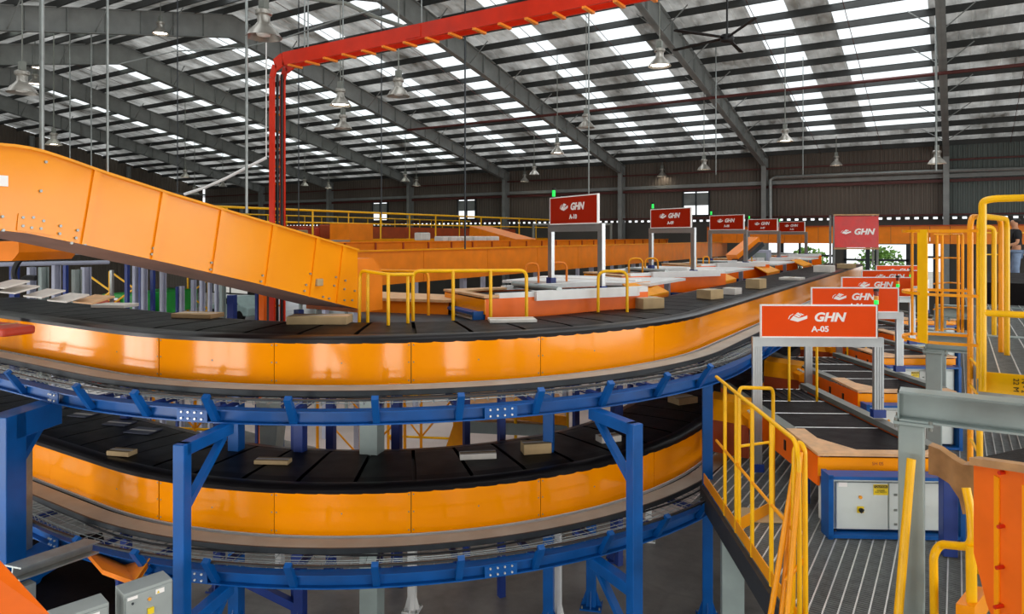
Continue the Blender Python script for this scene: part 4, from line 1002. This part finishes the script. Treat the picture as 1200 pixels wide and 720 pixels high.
# ------------------------------------------------------------------ left-hand lanes, covers, flaps, hoops
ZT = -.87
for i, (x, y, c) in enumerate(LG):
    gx, gy = x-.866*.7, y+.35
    r_ = Vector((.866, -.5, 0)); f_ = Vector((.5, .866, 0))
    o = Vector((gx, gy, ZT))-r_*.62-f_*2.0
    if i == 0: o = Vector((-5.38, 7.8, ZT))-r_*1.42
    Ln = 2.75 if i == 0 else 2.9
    t = lane_right(0, 'pale railed belt conveyor with orange sides under sign %s, %s on the left' % (c, nm[i]), (o.x, o.y, o.z), R(-30), Ln, 0, 'white_paint', 'ply_light', 'left-hand induction conveyors')
    MB().prism([(1.35, .75, .1), (1.5, .75, .1), (1.5, Ln-.25, .1), (1.35, Ln-.05, .1)], (0, 0, -.13)).build('side_cover', 'white_paint', t)
    MB().tube((.05, 1.15, .1), (1.45, 1.15, .1), .05, 12).build('cross_roller', 'galvanised', t)
    cabinet(0, 'white control cabinet in blue frame below lane %s, %s on the left' % (c, nm[i]), (o.x, o.y, ZT-.82), R(-30), 'control cabinets under the left-hand conveyors')
    for (px, py) in ((.1, .3), (1.3, .3), (.1, 2.3), (1.3, 2.3)):
        MB().box((px, py, (FLOOR-ZT-.3)/2), (.09, .09, ZT-.3-FLOOR)).build('floor_leg', 'dark_blue', t)
for i in range(4):
    y0, y1 = (11.6, 16.6, 22.4, 28.2)[i], (14.2, 20.0, 25.8, 30.8)[i]
    t = empty('cover_table', (-5.8, y0, ZT-.1), 'white sheet cover table between lanes %s and %s on the left' % (LG[i][2], LG[i+1][2]), 'table', 'white cover tables inside the loop')
    MB().prism([(-7.6, y0, ZT-.05), (-4.75, y0+.6, ZT-.05), (-4.75, y1, ZT-.05), (-7.6, y1-.4, ZT-.05)], (0, 0, .05)).build('table_top', 'white_paint', t, True)
    MB().bb(-7.5, -4.8, y0+.5, y0+.54, ZT-.3, ZT-.05).build('apron', 'plate_steel', t, True)
    for (xx, yy) in ((-7.2, y0+.5), (-5, y0+.9), (-7.2, y1-.7), (-5, y1-.4)): MB().bb(xx-.05, xx+.05, yy-.05, yy+.05, FLOOR, ZT-.05).build('leg', 'lavender_grey', t, True)
    MB().bb(-7.4, -5.2, y0+1.0, y0+1.3, ZT, ZT+.03).build('cover_strip', 'sign_white', t, True)
for i, y in enumerate((12.0, 16.7, 21.6, 27.2)):
    t = empty('scrap_flap', (-4.6, y, ZT-.12), 'orange yellow sloped flap at the inner belt edge, %s from the camera' % ['nearest', 'second', 'third', 'farthest'][i], 'chute', 'sloped flaps at the inner edge of the upper loop')
    MB().prism([(.0, -.6, -.1), (.12, .45, -.06), (-.35, .7, .1), (-.5, -.25, .1)], (0, 0, .03)).build('flap', 'amber', t)
    MB().prism([(.0, -.6, -.1), (.12, .45, -.06), (.1, .45, -.22), (0, -.6, -.22)], (-.03, 0, 0)).build('apron', 'deep_orange', t)
def hoopg(px0, px1, py, d, z0, m, label, rad=.022, grp='yellow and orange hoop guards on the left lanes'):
    a = atz(px0, d, z0); c = atz(px1, d, z0); z1 = (277-py)/820*d-z0
    t = empty('hoop_guard', a, label, 'railing', grp); v = c-a
    MB().path([(0, 0, 0), (0, 0, z1), (v.x, v.y, z1), (v.x, v.y, 0)], rad, 10, .12).build('hoop', m, t)
hoopg(701, 735, 318, 10.1, -1.1, 'yellow', 'yellow hoop guard in front of the right leg of sign A-10')
hoopg(616, 631, 309, 13.5, -.9, 'deep_orange', 'orange hoop guard left of the left leg of sign A-10')
hoopg(646, 664, 308, 13.5, -.9, 'deep_orange', 'orange hoop guard just right of the left leg of sign A-10')
hoopg(737, 753, 303, 15.5, -.9, 'amber', 'amber hoop guard left of sign A-09 leg'); hoopg(756, 771, 303, 16, -.9, 'amber', 'amber hoop guard right of the left leg of sign A-09')
hoopg(809, 816, 301, 20, -.9, 'amber', 'amber hoop guard left of sign A-08'); hoopg(824, 831, 301, 20, -.9, 'amber', 'amber hoop guard right of the left leg of sign A-08')
hoopg(873, 881, 300, 24, -.9, 'yellow', 'small far yellow hoop guard beside sign A-07')
zp = -1.12
t = empty('platform_railing', atz(550, 9.2, zp), 'yellow railing with bent corner right of the incline conveyor end', 'railing')
MB().path([atz(484, 9.25, zp), atz(484, 9.25, -.46), atz(617, 9.4, -.46), atz(617, 9.4, zp)], .024, 10, .1).build('top_rail', 'yellow', t, True)
for px in (531, 575): MB().path([atz(px, 9.3, zp), atz(px, 9.3, -.46)], .024, 10).build('post', 'yellow', t, True)
t = empty('corner_railing', atz(440, 9.0, zp), 'yellow railing corner directly beside the incline conveyor end', 'railing')
MB().path([atz(421, 9.0, zp), atz(422, 9.0, -.44), atz(455, 8.6, -.47), atz(484, 8.8, -.48)], .022, 10, .1).build('top_rail', 'yellow', t, True)
for px, d in ((431, 8.95), (455, 8.6), (478, 8.8)): MB().path([atz(px, d, zp), atz(px, d, -.47)], .022, 10).build('post', 'yellow', t, True)
MB().path([atz(502, 9.9, zp), atz(502, 9.9, -.5), atz(426, 10.2, -.5)], .022, 10, .1).build('rear_rail', 'amber', t, True)
t = empty('service_deck', atz(480, 10.2, -1.2), 'low grey service deck behind the yellow railing', 'platform')
MB().prism([atz(422, 9.2, -1.2), atz(620, 9.5, -1.2), atz(600, 11.5, -1.2), atz(422, 11.3, -1.2)], (0, 0, .05)).build('deck_plate', 'dark_steel', t, True)
MB().prism([atz(425, 10.6, -.97), atz(525, 10.2, -.97), atz(560, 10.9, -.97), atz(440, 11.8, -.97)], (0, 0, .04)).build('plywood_top', 'ply_light', t, True)
MB().prism([atz(425, 10.65, -1.18), atz(525, 10.25, -1.18), atz(525, 10.25, -.97), atz(425, 10.65, -.97)], (-.02, .05, 0)).build('side_panel', 'deep_orange', t, True)

# ------------------------------------------------------------------ long conveyors behind
def longconv(X, y0, y1, z0, z1, m, label, rib=None, mr='rust_orange', wd=1.3, dz=0):
    t = empty('long_conveyor', (X, y0, FLOOR), label, 'conveyor')
    L = 2.4 if not rib else rib; y = y0
    b = MB()
    while y < y1:
        ye = min(y+L, y1); MB().bb(X-.02, X, y+.006, ye-.006, z0, z1).build('side_panel', m, t, True) if not rib or (y-y0) < 90*rib else None
        y = ye
    b = MB(); b.bb(X-.03, X+.04, y0, y1, z1, z1+.03); b.build('top_flange', 'amber' if not rib else 'deep_orange', t, True)
    if rib:
        y = y0
        while y < y1: MB().bb(X, X+.035, y-.025, y+.025, z0, z1).build('rib', mr, t, True); y += rib
    MB().bb(X-wd, X-.04, y0, y1, z0+.1, z0+.16).build('belt', 'lane_belt', t, True)
    MB().bb(X-wd-.02, X-wd, y0, y1, z0, z1).build('far_side_panel', 'deep_orange', t, True)
    y = y0+.6
    while y < y1: MB().bb(X-.2, X-.08, y-.06, y+.06, FLOOR, z0+.1).build('leg', 'lavender_grey', t, True); y += 3.4
    return t
longconv(-9.6, 9.2, 35, -.97, -.3, 'deep_orange', 'long plain orange conveyor side crossing behind the left signs')
longconv(-13.0, 11.5, 36, -.75, -.17, 'deep_orange', 'ribbed orange conveyor behind and above the plain one', 1.1)
t = empty('cross_conveyor', at(1030, 276, 32), 'orange panelled overhead conveyor running along the back wall', 'conveyor')
for k in range(20):
    a = -10.3+.72*k; MB().bb(a+.008, a+.712, 34, 34.03, -.32, .42).build('side_panel', 'deep_orange', t, True)
MB().bb(-10.3, 4.1, 33.95, 34.1, .42, .47).build('top_flange', 'rust_orange', t, True)
MB().bb(-10.3, 4.1, 34.05, 35.2, -.32, -.22).build('underside', 'rust_orange', t, True)
for x in (-10, -6.9, -3.3, .1, 3.6): MB().bb(x-.08, x+.08, 34.3, 34.46, FLOOR, -.3).build('leg', 'dark_steel', t, True)
t = empty('descending_chute', at(590, 278, 30), 'dark orange chute sloping down from the far mezzanine', 'chute')
MB().bar(at(562, 272, 30), at(616, 288, 27), 1.0, .5).build('chute_body', 'deep_orange', t, True)
MB().bar(at(561, 268.5, 29.8), at(616, 284.5, 26.8), .08, .08).build('top_edge', 'amber', t, True)
t = empty('side_incline', at(870, 290, 24), 'narrow orange incline with dark underside behind sign A-07', 'conveyor')
MB().bar(at(858, 302, 24), at(884, 281, 24.5), .5, .22).build('belt_body', 'deep_orange', t, True)
MB().bar(at(863, 308, 23.8), at(889, 286, 24.3), .45, .15).build('underside', 'dark_steel', t, True)
t = empty('grey_enclosure', at(893, 305, 25), 'grey machine enclosure behind the leg of sign A-07', 'machine')
p = atz(893, 25.5, -1.6); MB().box((p.x, p.y, -1.2), (.55, .5, 1.4)).build('housing', 'lavender_grey', t, True, .02); MB().box((p.x, p.y-.26, -1.1), (.4, .02, 1.0)).build('door', 'steel_grey', t, True)

# red banner gate
t = empty('banner_gate', atz(1006, 26, -1.15), 'red fabric covered gate with white box logo over the far belt end', 'banner')
a, c = atz(978, 26.2, 0), atz(1029, 26.0, 0); v = (c-a); vn = Vector((-v.y, v.x, 0)).normalized()
def bp(s, z, n=0): q = a+v*s+vn*n; return Vector((q.x, q.y, z))
bn = MB().prism([bp(0, -.42), bp(1, -.42), bp(1, .75), bp(0, .75)], vn*.03).build('banner', 'banner_red', t, True)
MB().prism([bp(1, -.42), bp(1, .75), bp(1, .75, .5), bp(1, -.42, .5)], v.normalized()*.02).build('banner_side', 'banner_red', t, True)
for s in (-.0, 1.0):
    for n in (.05, .5): MB().bar(bp(s, -1.1, n), bp(s, .8, n), .07, .07).build('post', 'galvanised', t, True)
MB().bar(bp(-.02, .8), bp(1.02, .8), .05, .05).bar(bp(-.02, -.46), bp(1.02, -.46), .06, .06).build('crossbar', 'plywood', t, True)
ang = math.atan2(v.y, v.x); M = Matrix.Rotation(ang, 4, 'Z')
lg = logo(t, .17, 0); q = bp(.27, .16, -.012)-t.location; lg.location = q; lg.rotation_euler = (0, 0, ang)
q = bp(.67, .16, -.012)-t.location; text('GHN', .3, 'sign_white', t, q, (R(90), 0, ang), 'lettering', .25, .012, .006, 1.05)

# ------------------------------------------------------------------ far mezzanine at left
t = empty('mezzanine_deck', (-23.5, 24, FLOOR), 'far mezzanine deck with orange equipment and many legs', 'mezzanine')
MB().bb(-29, -20, 13, 36, -.35, -.17).build('deck', 'dark_steel', t, True)
MB().bb(-20.02, -19.95, 13, 36, -.4, -.1).build('edge_beam', 'amber', t, True)
t = empty('mezzanine_railing', (-20, 13, -.17), 'yellow railing along the far mezzanine edge', 'railing')
MB().path([(-20, 13, .95), (-20, 36, .95)], .04, 8).build('top_rail', 'yellow', t, True)
MB().path([(-20, 13, .5), (-20, 36, .5)], .03, 8).build('mid_rail', 'yellow', t, True)
for k in range(13): MB().path([(-20, 14.2+1.8*k, -.17), (-20, 14.2+1.8*k, .95)], .035 if k % 2 == 0 else .025, 8).build('post', 'yellow', t, True)
t = empty('mezzanine_railing', (-26, 13, -.17), 'thin yellow railing at the rear of the far mezzanine', 'railing')
MB().path([(-26, 13, .95), (-26, 36, .95)], .035, 8).path([(-26, 13, .45), (-26, 36, .45)], .03, 8).build('rail', 'yellow', t, True)
for k in range(22): MB().path([(-26, 13.2+1.05*k, -.17), (-26, 13.2+1.05*k, .95)], .025, 6).build('post', 'yellow', t, True)
t = empty('mezzanine_conveyor', (-22, 16, -.17), 'rusty orange conveyor standing on the far mezzanine', 'conveyor')
MB().bb(-22.6, -22, 18.5, 35, -.1, .42).build('side_panel', 'rust_orange', t, True)
MB().bb(-23.4, -22.6, 18.5, 35, .3, .36).build('belt', 'lane_belt', t, True)
for k in range(8): MB().bb(-22.3, -22.2, 19+2.1*k, 19.1+2.1*k, -.17, -.1).build('foot', 'dark_steel', t, True)
t = tag(MB().bb(-.5, .5, -.6, .6, 0, .62).build('orange_crate', 'deep_orange'), 'plain orange box standing by the far mezzanine railing', 'box'); t.location = at(412, 281, 26); t.location.z = -.16
for i, (px, wd, h, m, l) in enumerate(((368, .9, .5, 'pallet_red', 'red crate'), (356, .7, .4, 'card', 'tan carton'), (345, .6, .3, 'parcel_white', 'white sack'), (385, .7, .6, 'rust_orange', 'rust coloured bin'), (428, .4, .35, 'parcel_white', 'white carton'), (495, .5, .3, 'parcel_white', 'small white bundle'))):
    p = atz(px, 27, -.16); t = empty('stored_goods', p, l+' on the far mezzanine behind the yellow railing', 'goods', rz=.3*i)
    MB().box((0, 0, h/2), (wd, wd*.8, h)).build('body', m, t, bevel=.04); MB().box((0, 0, h+.01), (wd*.9, .06, .02)).build('strap', 'black', t)
t = empty('white_parcel_row', atz(540, 22.5, -.2), 'row of white parcels lying on the ribbed conveyor', 'goods', kind='stuff')
for k in range(9):
    p = Vector((-13.5+random.uniform(-.1, .1), 17.2+.35*k, 0)); MB().box((p.x, p.y, -.1), (.35, .3, .2), random.random()).build('parcel', 'parcel_white', t, True, .04)
t = empty('grey_table', atz(362, 19, -.2), 'grey table top seen just over the incline conveyor', 'table'); p = t.location
MB().box((0, 0, .06), (1.6, 2.2, .06), .5).build('table_top', 'steel_grey', t)
for sx in (-.6, .6):
    for sy in (-.8, .8): MB().box((sx, sy, (FLOOR+.2)/2), (.07, .07, -FLOOR-.3)).build('leg', 'steel_grey', t)
t = empty('white_archway', atz(665, 33, -1), 'white arched frames of a machine behind sign A-10', 'machine')
for k in range(4):
    a0 = atz(627+k*26, 33, -1.2); a1 = atz(650+k*26, 33, -1.2)
    MB().path([a0, a0+Vector((0, 0, .8)), a1+Vector((0, 0, .8)), a1], .09, 10, .3).build('arch_tube', 'white_paint', t, True)
MB().prism([atz(628, 33.4, -1.2), atz(712, 33.4, -1.2), atz(712, 33.4, -.55), atz(628, 33.4, -.55)], (0, .3, 0)).build('curtain', 'sign_white', t, True)
MB().path([atz(625, 33, .6), atz(625, 33, -1.2)], .06, 6).path([atz(716, 33, .6), atz(716, 33, -1.2)], .06, 6).path([atz(625, 33, .55), atz(716, 33, .55)], .05, 6).build('frame', 'plate_steel', t, True)

# posts seen below the incline conveyor
PL2 = [(17, 9, 15, 'dark_blue'), (37, 8, 14, 'lavender_grey'), (51, 9, 14, 'steel_grey'), (66, 8, 15, 'lavender_grey'), (77, 5, 17, 'dark_blue'), (90, 9, 13, 'steel_grey'), (101, 9, 14, 'lavender_grey'), (131, 4, 13, 'galvanised'), (149, 5, 17, 'dark_blue'),
       (159, 6, 15, 'lavender_grey'), (164, 3, 15, 'dark_blue'), (169, 6, 15, 'lavender_grey'), (179, 5, 13, 'dark_blue'), (191, 6, 14, 'lavender_grey'), (208, 4, 14, 'dark_blue'), (213, 5, 14, 'lavender_grey'), (227, 5, 16, 'lavender_grey'),
       (237, 5, 17, 'lavender_grey'), (246, 4, 18, 'lavender_grey'), (254, 4, 19, 'lavender_grey'), (261, 6, 19, 'steel_grey'), (272, 10, 12, 'dark_blue'), (301, 4, 13, 'dark_blue'), (308, 8, 13, 'panel_orange'), (316, 6, 14, 'black'), (322, 5, 13, 'rust_orange'), (331, 4, 14, 'dark_blue')]
cn = {'dark_blue': 'dark blue', 'lavender_grey': 'pale lavender grey', 'steel_grey': 'mid grey', 'galvanised': 'bright galvanised', 'panel_orange': 'orange', 'black': 'black', 'rust_orange': 'rust red'}
for i, (px, wpx, d, m) in enumerate(PL2):
    wd = wpx/820*d
    lb = '%s post below the incline conveyor, %s from the left in the row' % (cn[m], 'first second third fourth fifth sixth seventh eighth ninth tenth eleventh twelfth thirteenth fourteenth fifteenth sixteenth seventeenth eighteenth nineteenth twentieth twenty-first twenty-second twenty-third twenty-fourth twenty-fifth twenty-sixth twenty-seventh'.split()[i])
    p = atz(px, d, FLOOR); t = empty('mezzanine_post', p, lb, 'post', 'row of posts seen below the incline conveyor')
    zt = -.62 if px < 200 else -1.0
    MB().ibeam((0, 0, .02), (0, 0, zt-FLOOR), wd*.9, wd*.9, .02, (0, 1, 0)).build('post_shaft', m, t) if m in ('lavender_grey', 'steel_grey') else MB().box((0, 0, (zt-FLOOR)/2), (wd*.8, wd*.8, zt-FLOOR-.02), R(20)).build('post_shaft', m, t)
    MB().box((0, 0, .01), (wd*1.8, wd*1.8, .02)).build('base_plate', m, t)
for z, l in ((-.36, 'upper'), (-.58, 'lower')):
    t = tag(MB().path([atz(-20, 14.2, z-.0), atz(128, 15.6, z)], .045, 8).build('pipe_rail', 'lavender_grey'), '%s pale pipe crossing the posts below the incline conveyor' % l, 'pipe')
t = empty('black_cable_loop', at(30, 310, 13), 'black hose loop hanging under the left end of the incline', 'hose')
MB().path([at(x, y, 12.8) for x, y in ((35, 297), (22, 305), (15, 320), (20, 335), (30, 325), (42, 326))], .05, 8, .3).build('hose', 'rubber', t, True)
t = empty('green_machine', atz(185, 22, FLOOR), 'green sorting machine far below the incline conveyor', 'machine')
for k, px in enumerate((150, 185, 205)):
    p = atz(px, 22+k, 0); MB().box((p.x, p.y, -2.15), (1.2, .8, .7), .3).build('green_housing', 'machine_green', t, True, .03); MB().box((p.x, p.y, -3.8), (1.0, .6, 2.4), .3).build('machine_base', 'dark_steel', t, True); MB().box((p.x+.15, p.y-.48, -2.0), (.25, .05, .2), .3).build('white_panel', 'sign_white', t, True)
t = empty('red_crate_stack', atz(115, 20, FLOOR), 'red orange crates stacked behind the posts under the incline', 'crate')
for k in range(3): MB().box((0, 0, 1.2+.8*k), (.9, .7, .7), .2).build('crate', 'pallet_red', t, bevel=.02)
MB().box((0, 0, .4), (1, .8, .8), .2).build('stand', 'dark_steel', t)
for i, (px, d) in enumerate(((115, 19), (143, 20), (232, 24))):
    t = empty('yellow_stair_frame', atz(px, d, FLOOR), 'yellow stair tower with zigzag braces, %s of three under the incline' % ['leftmost', 'middle', 'rightmost'][i], 'stairs', 'yellow stair towers under the incline')
    r = Vector((cA, sA, 0))*.35
    for s in (-1, 1): MB().path([r*s, r*s+Vector((0, 0, 4.0))], .035, 6).build('upright', 'yellow', t)
    b = MB()
    for k in range(8): b.path([r*(1 if k % 2 else -1)+Vector((0, 0, .5*k)), r*(-1 if k % 2 else 1)+Vector((0, 0, .5*k+.5))], .028, 6)
    b.build('zigzag_brace', 'yellow', t)
t = empty('parked_car', atz(279, 42, FLOOR), 'small pale car parked outside beyond the posts', 'car')
cp = MB(); side = [(-1.9, .35), (-1.95, .8), (-1.2, .95), (-.7, 1.4), (.7, 1.45), (1.3, 1.0), (1.95, .85), (1.95, .35)]
cp.prism([(x, -.8, z) for x, z in side], (0, 1.6, 0)).build('body', 'car_paint', t, bevel=.08)
MB().prism([(x, -.82, z) for x, z in ((-1.0, .98), (-.62, 1.32), (.62, 1.36), (1.1, 1.02))], (0, 1.64, 0)).build('window', 'glass_dark', t)
for x in (-1.2, 1.2):
    for y in (-.72, .72): MB().tube((x, y-.1, .33), (x, y+.1, .33), .33, 20).build('wheel', 'rubber', t)
for k, (px, py) in enumerate(((10, 331), (22, 337), (52, 342), (80, 347), (110, 349))):
    d = 9.0+.05*k; t = tag(MB().box((0, 0, 0), (.5, .3, .02), .4, M=Matrix.Rotation(.25, 3, 'X')).build('slanted_tray_panel', 'parcel_white' if k < 4 else 'ply_light'), '%s slanted pale panel just behind the left part of the upper belt' % ['first', 'second', 'third', 'fourth', 'fifth, pinkish'][k], 'panel', 'slanted pale panels behind the upper belt'); t.location = at(px, py+2, d+.2)
t = empty('red_wrapped_parcel', atz(2, 7.9, ZU+.05), 'red wrapped parcel on the upper belt at the left edge', 'parcel'); MB().box((0, 0, .05), (.7, .35, .1), .1).build('wrap', 'pallet_red', t, bevel=.03); MB().box((0, 0, .101), (.06, .35, .003), .1).build('tape', 'card', t)
t = empty('fluffy_duct', at(10, 295, 9.5), 'orange end box of another chute at the left edge below the incline', 'chute')
t.name = 'end_chute'; MB().prism([at(-30, 283, 9.5), at(22, 283, 9.5), at(22, 296, 9.5), at(14, 306, 9.5), at(-30, 306, 9.5)], (-.3, .9, 0)).build('chute_box', 'deep_orange', t, True); MB().bar(at(-10, 306, 9.7), atz(-10, 9.7, FLOOR), .1, .1).build('leg', 'dark_blue', t, True)

# ------------------------------------------------------------------ yellow scaffold and deck seen between the two loops
def scaffold(px, d, wd, ht, nbay, label, deck=None):
    p = atz(px, d, FLOOR); t = empty('braced_frame', p, label, 'scaffold', 'yellow braced frames inside the loop', rz=R(HEAD-8))
    for k in range(nbay+1): MB().path([(k*wd, 0, 0), (k*wd, 0, ht)], .03, 8).build('upright', 'amber', t)
    for z in (ht*.33, ht*.66, ht): MB().path([(0, 0, z), (nbay*wd, 0, z)], .025, 8).build('rail', 'yellow', t)
    b = MB()
    for k in range(nbay):
        for z0, z1 in ((.05, ht*.33), (ht*.33, ht*.66), (ht*.66, ht)):
            b.path([(k*wd, 0, z0), ((k+1)*wd, 0, z1)] if k % 2 else [((k+1)*wd, 0, z0), (k*wd, 0, z1)], .02, 6)
    b.build('brace', 'amber', t)
    return t
scaffold(180, 12.5, .8, 2.4, 2, 'yellow braced frame seen between the loops at left')
scaffold(372, 13.2, .85, 2.6, 2, 'yellow braced frame left of the thick grey column between the loops')
scaffold(455, 14.5, .7, 2.6, 2, 'yellow braced frame right of the thick grey column between the loops')
t = empty('work_deck', atz(600, 13, FLOOR), 'yellow framed wooden work deck seen between the loops right of centre', 'platform')
dq = [atz(545, 12.6, -3.35), atz(665, 12.3, -3.35), atz(655, 14.6, -3.35), atz(548, 15, -3.35)]
MB().prism(dq, (0, 0, .06)).build('deck_board', 'plywood', t, True)
MB().bar(dq[0]+Vector((0, 0, -.08)), dq[1]+Vector((0, 0, -.08)), .08, .2).build('edge_beam', 'steel_grey', t, True)
MB().bar(dq[0]+Vector((0, 0, .25)), dq[1]+Vector((0, 0, .1)), .05, .16).build('guard_board', 'amber', t, True)
for a_ in (dq[0], dq[1], (dq[0]+dq[1])/2): MB().path([Vector((a_.x, a_.y, FLOOR)), Vector((a_.x, a_.y, -2.9))], .03, 8).build('post', 'yellow', t, True)
MB().bar(atz(508, 12.8, FLOOR), atz(549, 12.8, -3.1), .12, .3).build('stair_stringer', 'amber', t, True)
t = empty('hexagonal_chute', atz(310, 11.5, FLOOR), 'grey brown folded sheet chute between the loops', 'chute')
MB().prism([at(299, 470, 11.3), at(314, 470, 11.3), at(325, 500, 11.3), at(321, 540, 11.3), at(304, 540, 11.3), at(304, 500, 11.3)], (-.15, .3, 0)).build('chute_body', 'steel_grey', t, True)
MB().box((0, 0, .7), (.2, .2, 1.4)).build('stand', 'steel_grey', t)
t = empty('white_guard_panel', at(165, 478, 12), 'white folded guard panel seen between the loops at left', 'panel')
MB().prism([at(150, 474, 12), at(186, 478, 12), at(184, 486, 12), at(158, 488, 12)], (-.1, .3, 0)).build('panel', 'sign_white', t, True); MB().path([at(170, 484, 12.1), atz(170, 12.1, FLOOR)], .03, 6).build('stand', 'plate_steel', t, True)
t = empty('white_guard_panel', at(100, 465, 12), 'large white sheet behind the far edge of the lower belt', 'panel')
MB().prism([at(56, 455, 12), at(128, 470, 12), at(110, 476, 12), at(62, 468, 12)], (-.2, .5, 0)).build('panel', 'sign_white', t, True); MB().path([at(100, 474, 12.1), atz(100, 12.1, FLOOR)], .03, 6).build('stand', 'plate_steel', t, True)

# ------------------------------------------------------------------ bottom left
t = empty('cantilever_arm', at(60, 655, 6.7), 'galvanised steel channel arm at the lower left beside the blue post', 'beam')
MB().ibeam(at(14, 672, 6.4), at(108, 640, 7.2), .2, .12, .015).build('arm', 'galvanised', t, True)
MB().bar(at(30, 684, 6.45), atz(30, 6.45, FLOOR), .12, .12).build('upright', 'galvanised', t, True)
def lowcab(off, label):
    t = empty('electrical_cabinet', (0, 0, 0), label, 'cabinet', 'light grey electrical cabinets at the lower left')
    a = atz(145, 5.85, -3.0); b_ = atz(202, 6.13, -3.0); v = (b_-a); L = v.length; ang = math.atan2(v.y, v.x)
    t.location = (a.x+off*v.x/L, a.y+off*v.y/L, -3.62+(-.02 if off else 0)); t.rotation_euler = (0, 0, ang)
    MB().box((L/2, .11, .31), (L, .22, .62)).build('enclosure', 'cabinet_grey', t, bevel=.006)
    d = MB().box((L/2, -.008, .305), (L-.02, .02, .58)).build('door', 'cabinet_grey', t, bevel=.006)
    MB().tube((L*.5, -.018, .52), (L*.5, -.03, .52), .014, 10).build('indicator_lamp', 'amber_light', d)
    s_ = MB().box((L*.72, -.02, .56), (.07, .002, .04)).build('warning_label', 'sign_white', d); MB().prism([(L*.72-.028, -.022, .545), (L*.72-.002, -.022, .545), (L*.72-.015, -.022, .568)], (0, -.001, 0)).build('warning_triangle', 'warn_yellow', s_)
    MB().box((L*.16, -.02, .575), (.08, .002, .025)).build('name_plate', 'sign_white', d); MB().tube((L*.16, -.02, .53), (L*.16, -.028, .53), .01, 8).build('lock', 'dark_steel', d)
    MB().box((L*.52, -.025, .42), (.05, .02, .05)).build('rotary_switch', 'warn_yellow', d)
    for x in (.04, L-.04): MB().box((x, .11, (FLOOR+3.62)/2), (.05, .05, -FLOOR-3.64)).build('stand_leg', 'dark_blue', t)
lowcab(0, 'light grey electrical cabinet next to the left blue post, lower left'); lowcab(-.5, 'light grey electrical cabinet nearest the bottom edge, lower left')
t = empty('low_chute', at(135, 660, 7.6), 'orange folded chute lying under the lower loop at left', 'chute')
MB().prism([at(95, 640, 7.8), at(140, 652, 7.8), at(176, 655, 7.4), at(158, 682, 7.0), at(120, 668, 7.2)], (0, 0, -.05)).build('chute_plate', 'deep_orange', t, True)
MB().prism([at(158, 682, 7.0), at(176, 655, 7.4), at(176, 662, 7.4), at(158, 690, 7.0)], (-.02, 0, 0)).build('chute_lip', 'amber', t, True); MB().path([at(140, 665, 7.5), atz(140, 7.5, FLOOR)], .04, 8).build('stand', 'dark_blue', t, True)
t = empty('floor_conveyor', atz(60, 8, FLOOR), 'black belt conveyor low on the floor at the lower left', 'conveyor')
MB().prism([atz(20, 6.3, -3.9), atz(150, 6.9, -3.9), atz(120, 9.2, -3.9), atz(-40, 8.8, -3.9)], (0, 0, -.1)).build('belt', 'lane_belt', t, True)
MB().prism([atz(20, 6.3, -3.95), atz(150, 6.9, -3.95), atz(150, 6.9, -4.2), atz(20, 6.3, -4.2)], (-.02, .04, 0)).build('side_panel', 'dark_steel', t, True)
for px, d in ((25, 6.6), (140, 7.2), (110, 9)): MB().bar(atz(px, d, -4.0), atz(px, d, FLOOR), .08, .08).build('leg', 'dark_blue', t, True)
t = empty('guard_plate', at(0, 700, 3.7), 'orange sloping guard plate cutting the bottom left corner', 'guard')
MB().prism([at(-40, 618, 3.9), at(0, 657, 3.8), at(60, 722, 3.6), at(90, 760, 3.5), at(-40, 790, 3.4)], (-.12, -.2, -.02)).build('plate', 'panel_orange', t, True); MB().path([at(-20, 740, 3.6), atz(-20, 3.6, FLOOR)], .05, 8).build('stand', 'dark_blue', t, True)

# ------------------------------------------------------------------ shrubs outside the low bays
for i, (x, y, r) in enumerate(((-7.2, 43, 1.5), (-3.6, 44, 1.6), (-46, 46, 2.2))):
    t = empty('shrub', (x, y, FLOOR-.22), 'pale green shrub outside the back wall, %s' % ['left of the red banner', 'behind the red banner', 'far left beyond the posts'][i], 'shrub', 'shrubs outside the back wall')
    MB().tube((0, 0, 0), (0, 0, 2.6), .12, 8).build('trunk', 'plywood', t)
    b = MB()
    for k in range(900):
        a, e, q = random.uniform(0, 6.283), random.uniform(-1.2, 1.5), r*random.uniform(.55, 1)
        c = Vector((q*math.cos(a)*math.cos(e), q*math.sin(a)*math.cos(e), 3.1+q*math.sin(e)))
        u = Vector((random.uniform(-1, 1), random.uniform(-1, 1), random.uniform(-1, 1))).normalized()*.13; v = u.orthogonal().normalized()*.08
        b.add([c-u, c+v, c+u, c-v], [(0, 1, 2, 3)])
    o = b.build('foliage', 'leaf', t); o['kind'] = 'stuff'
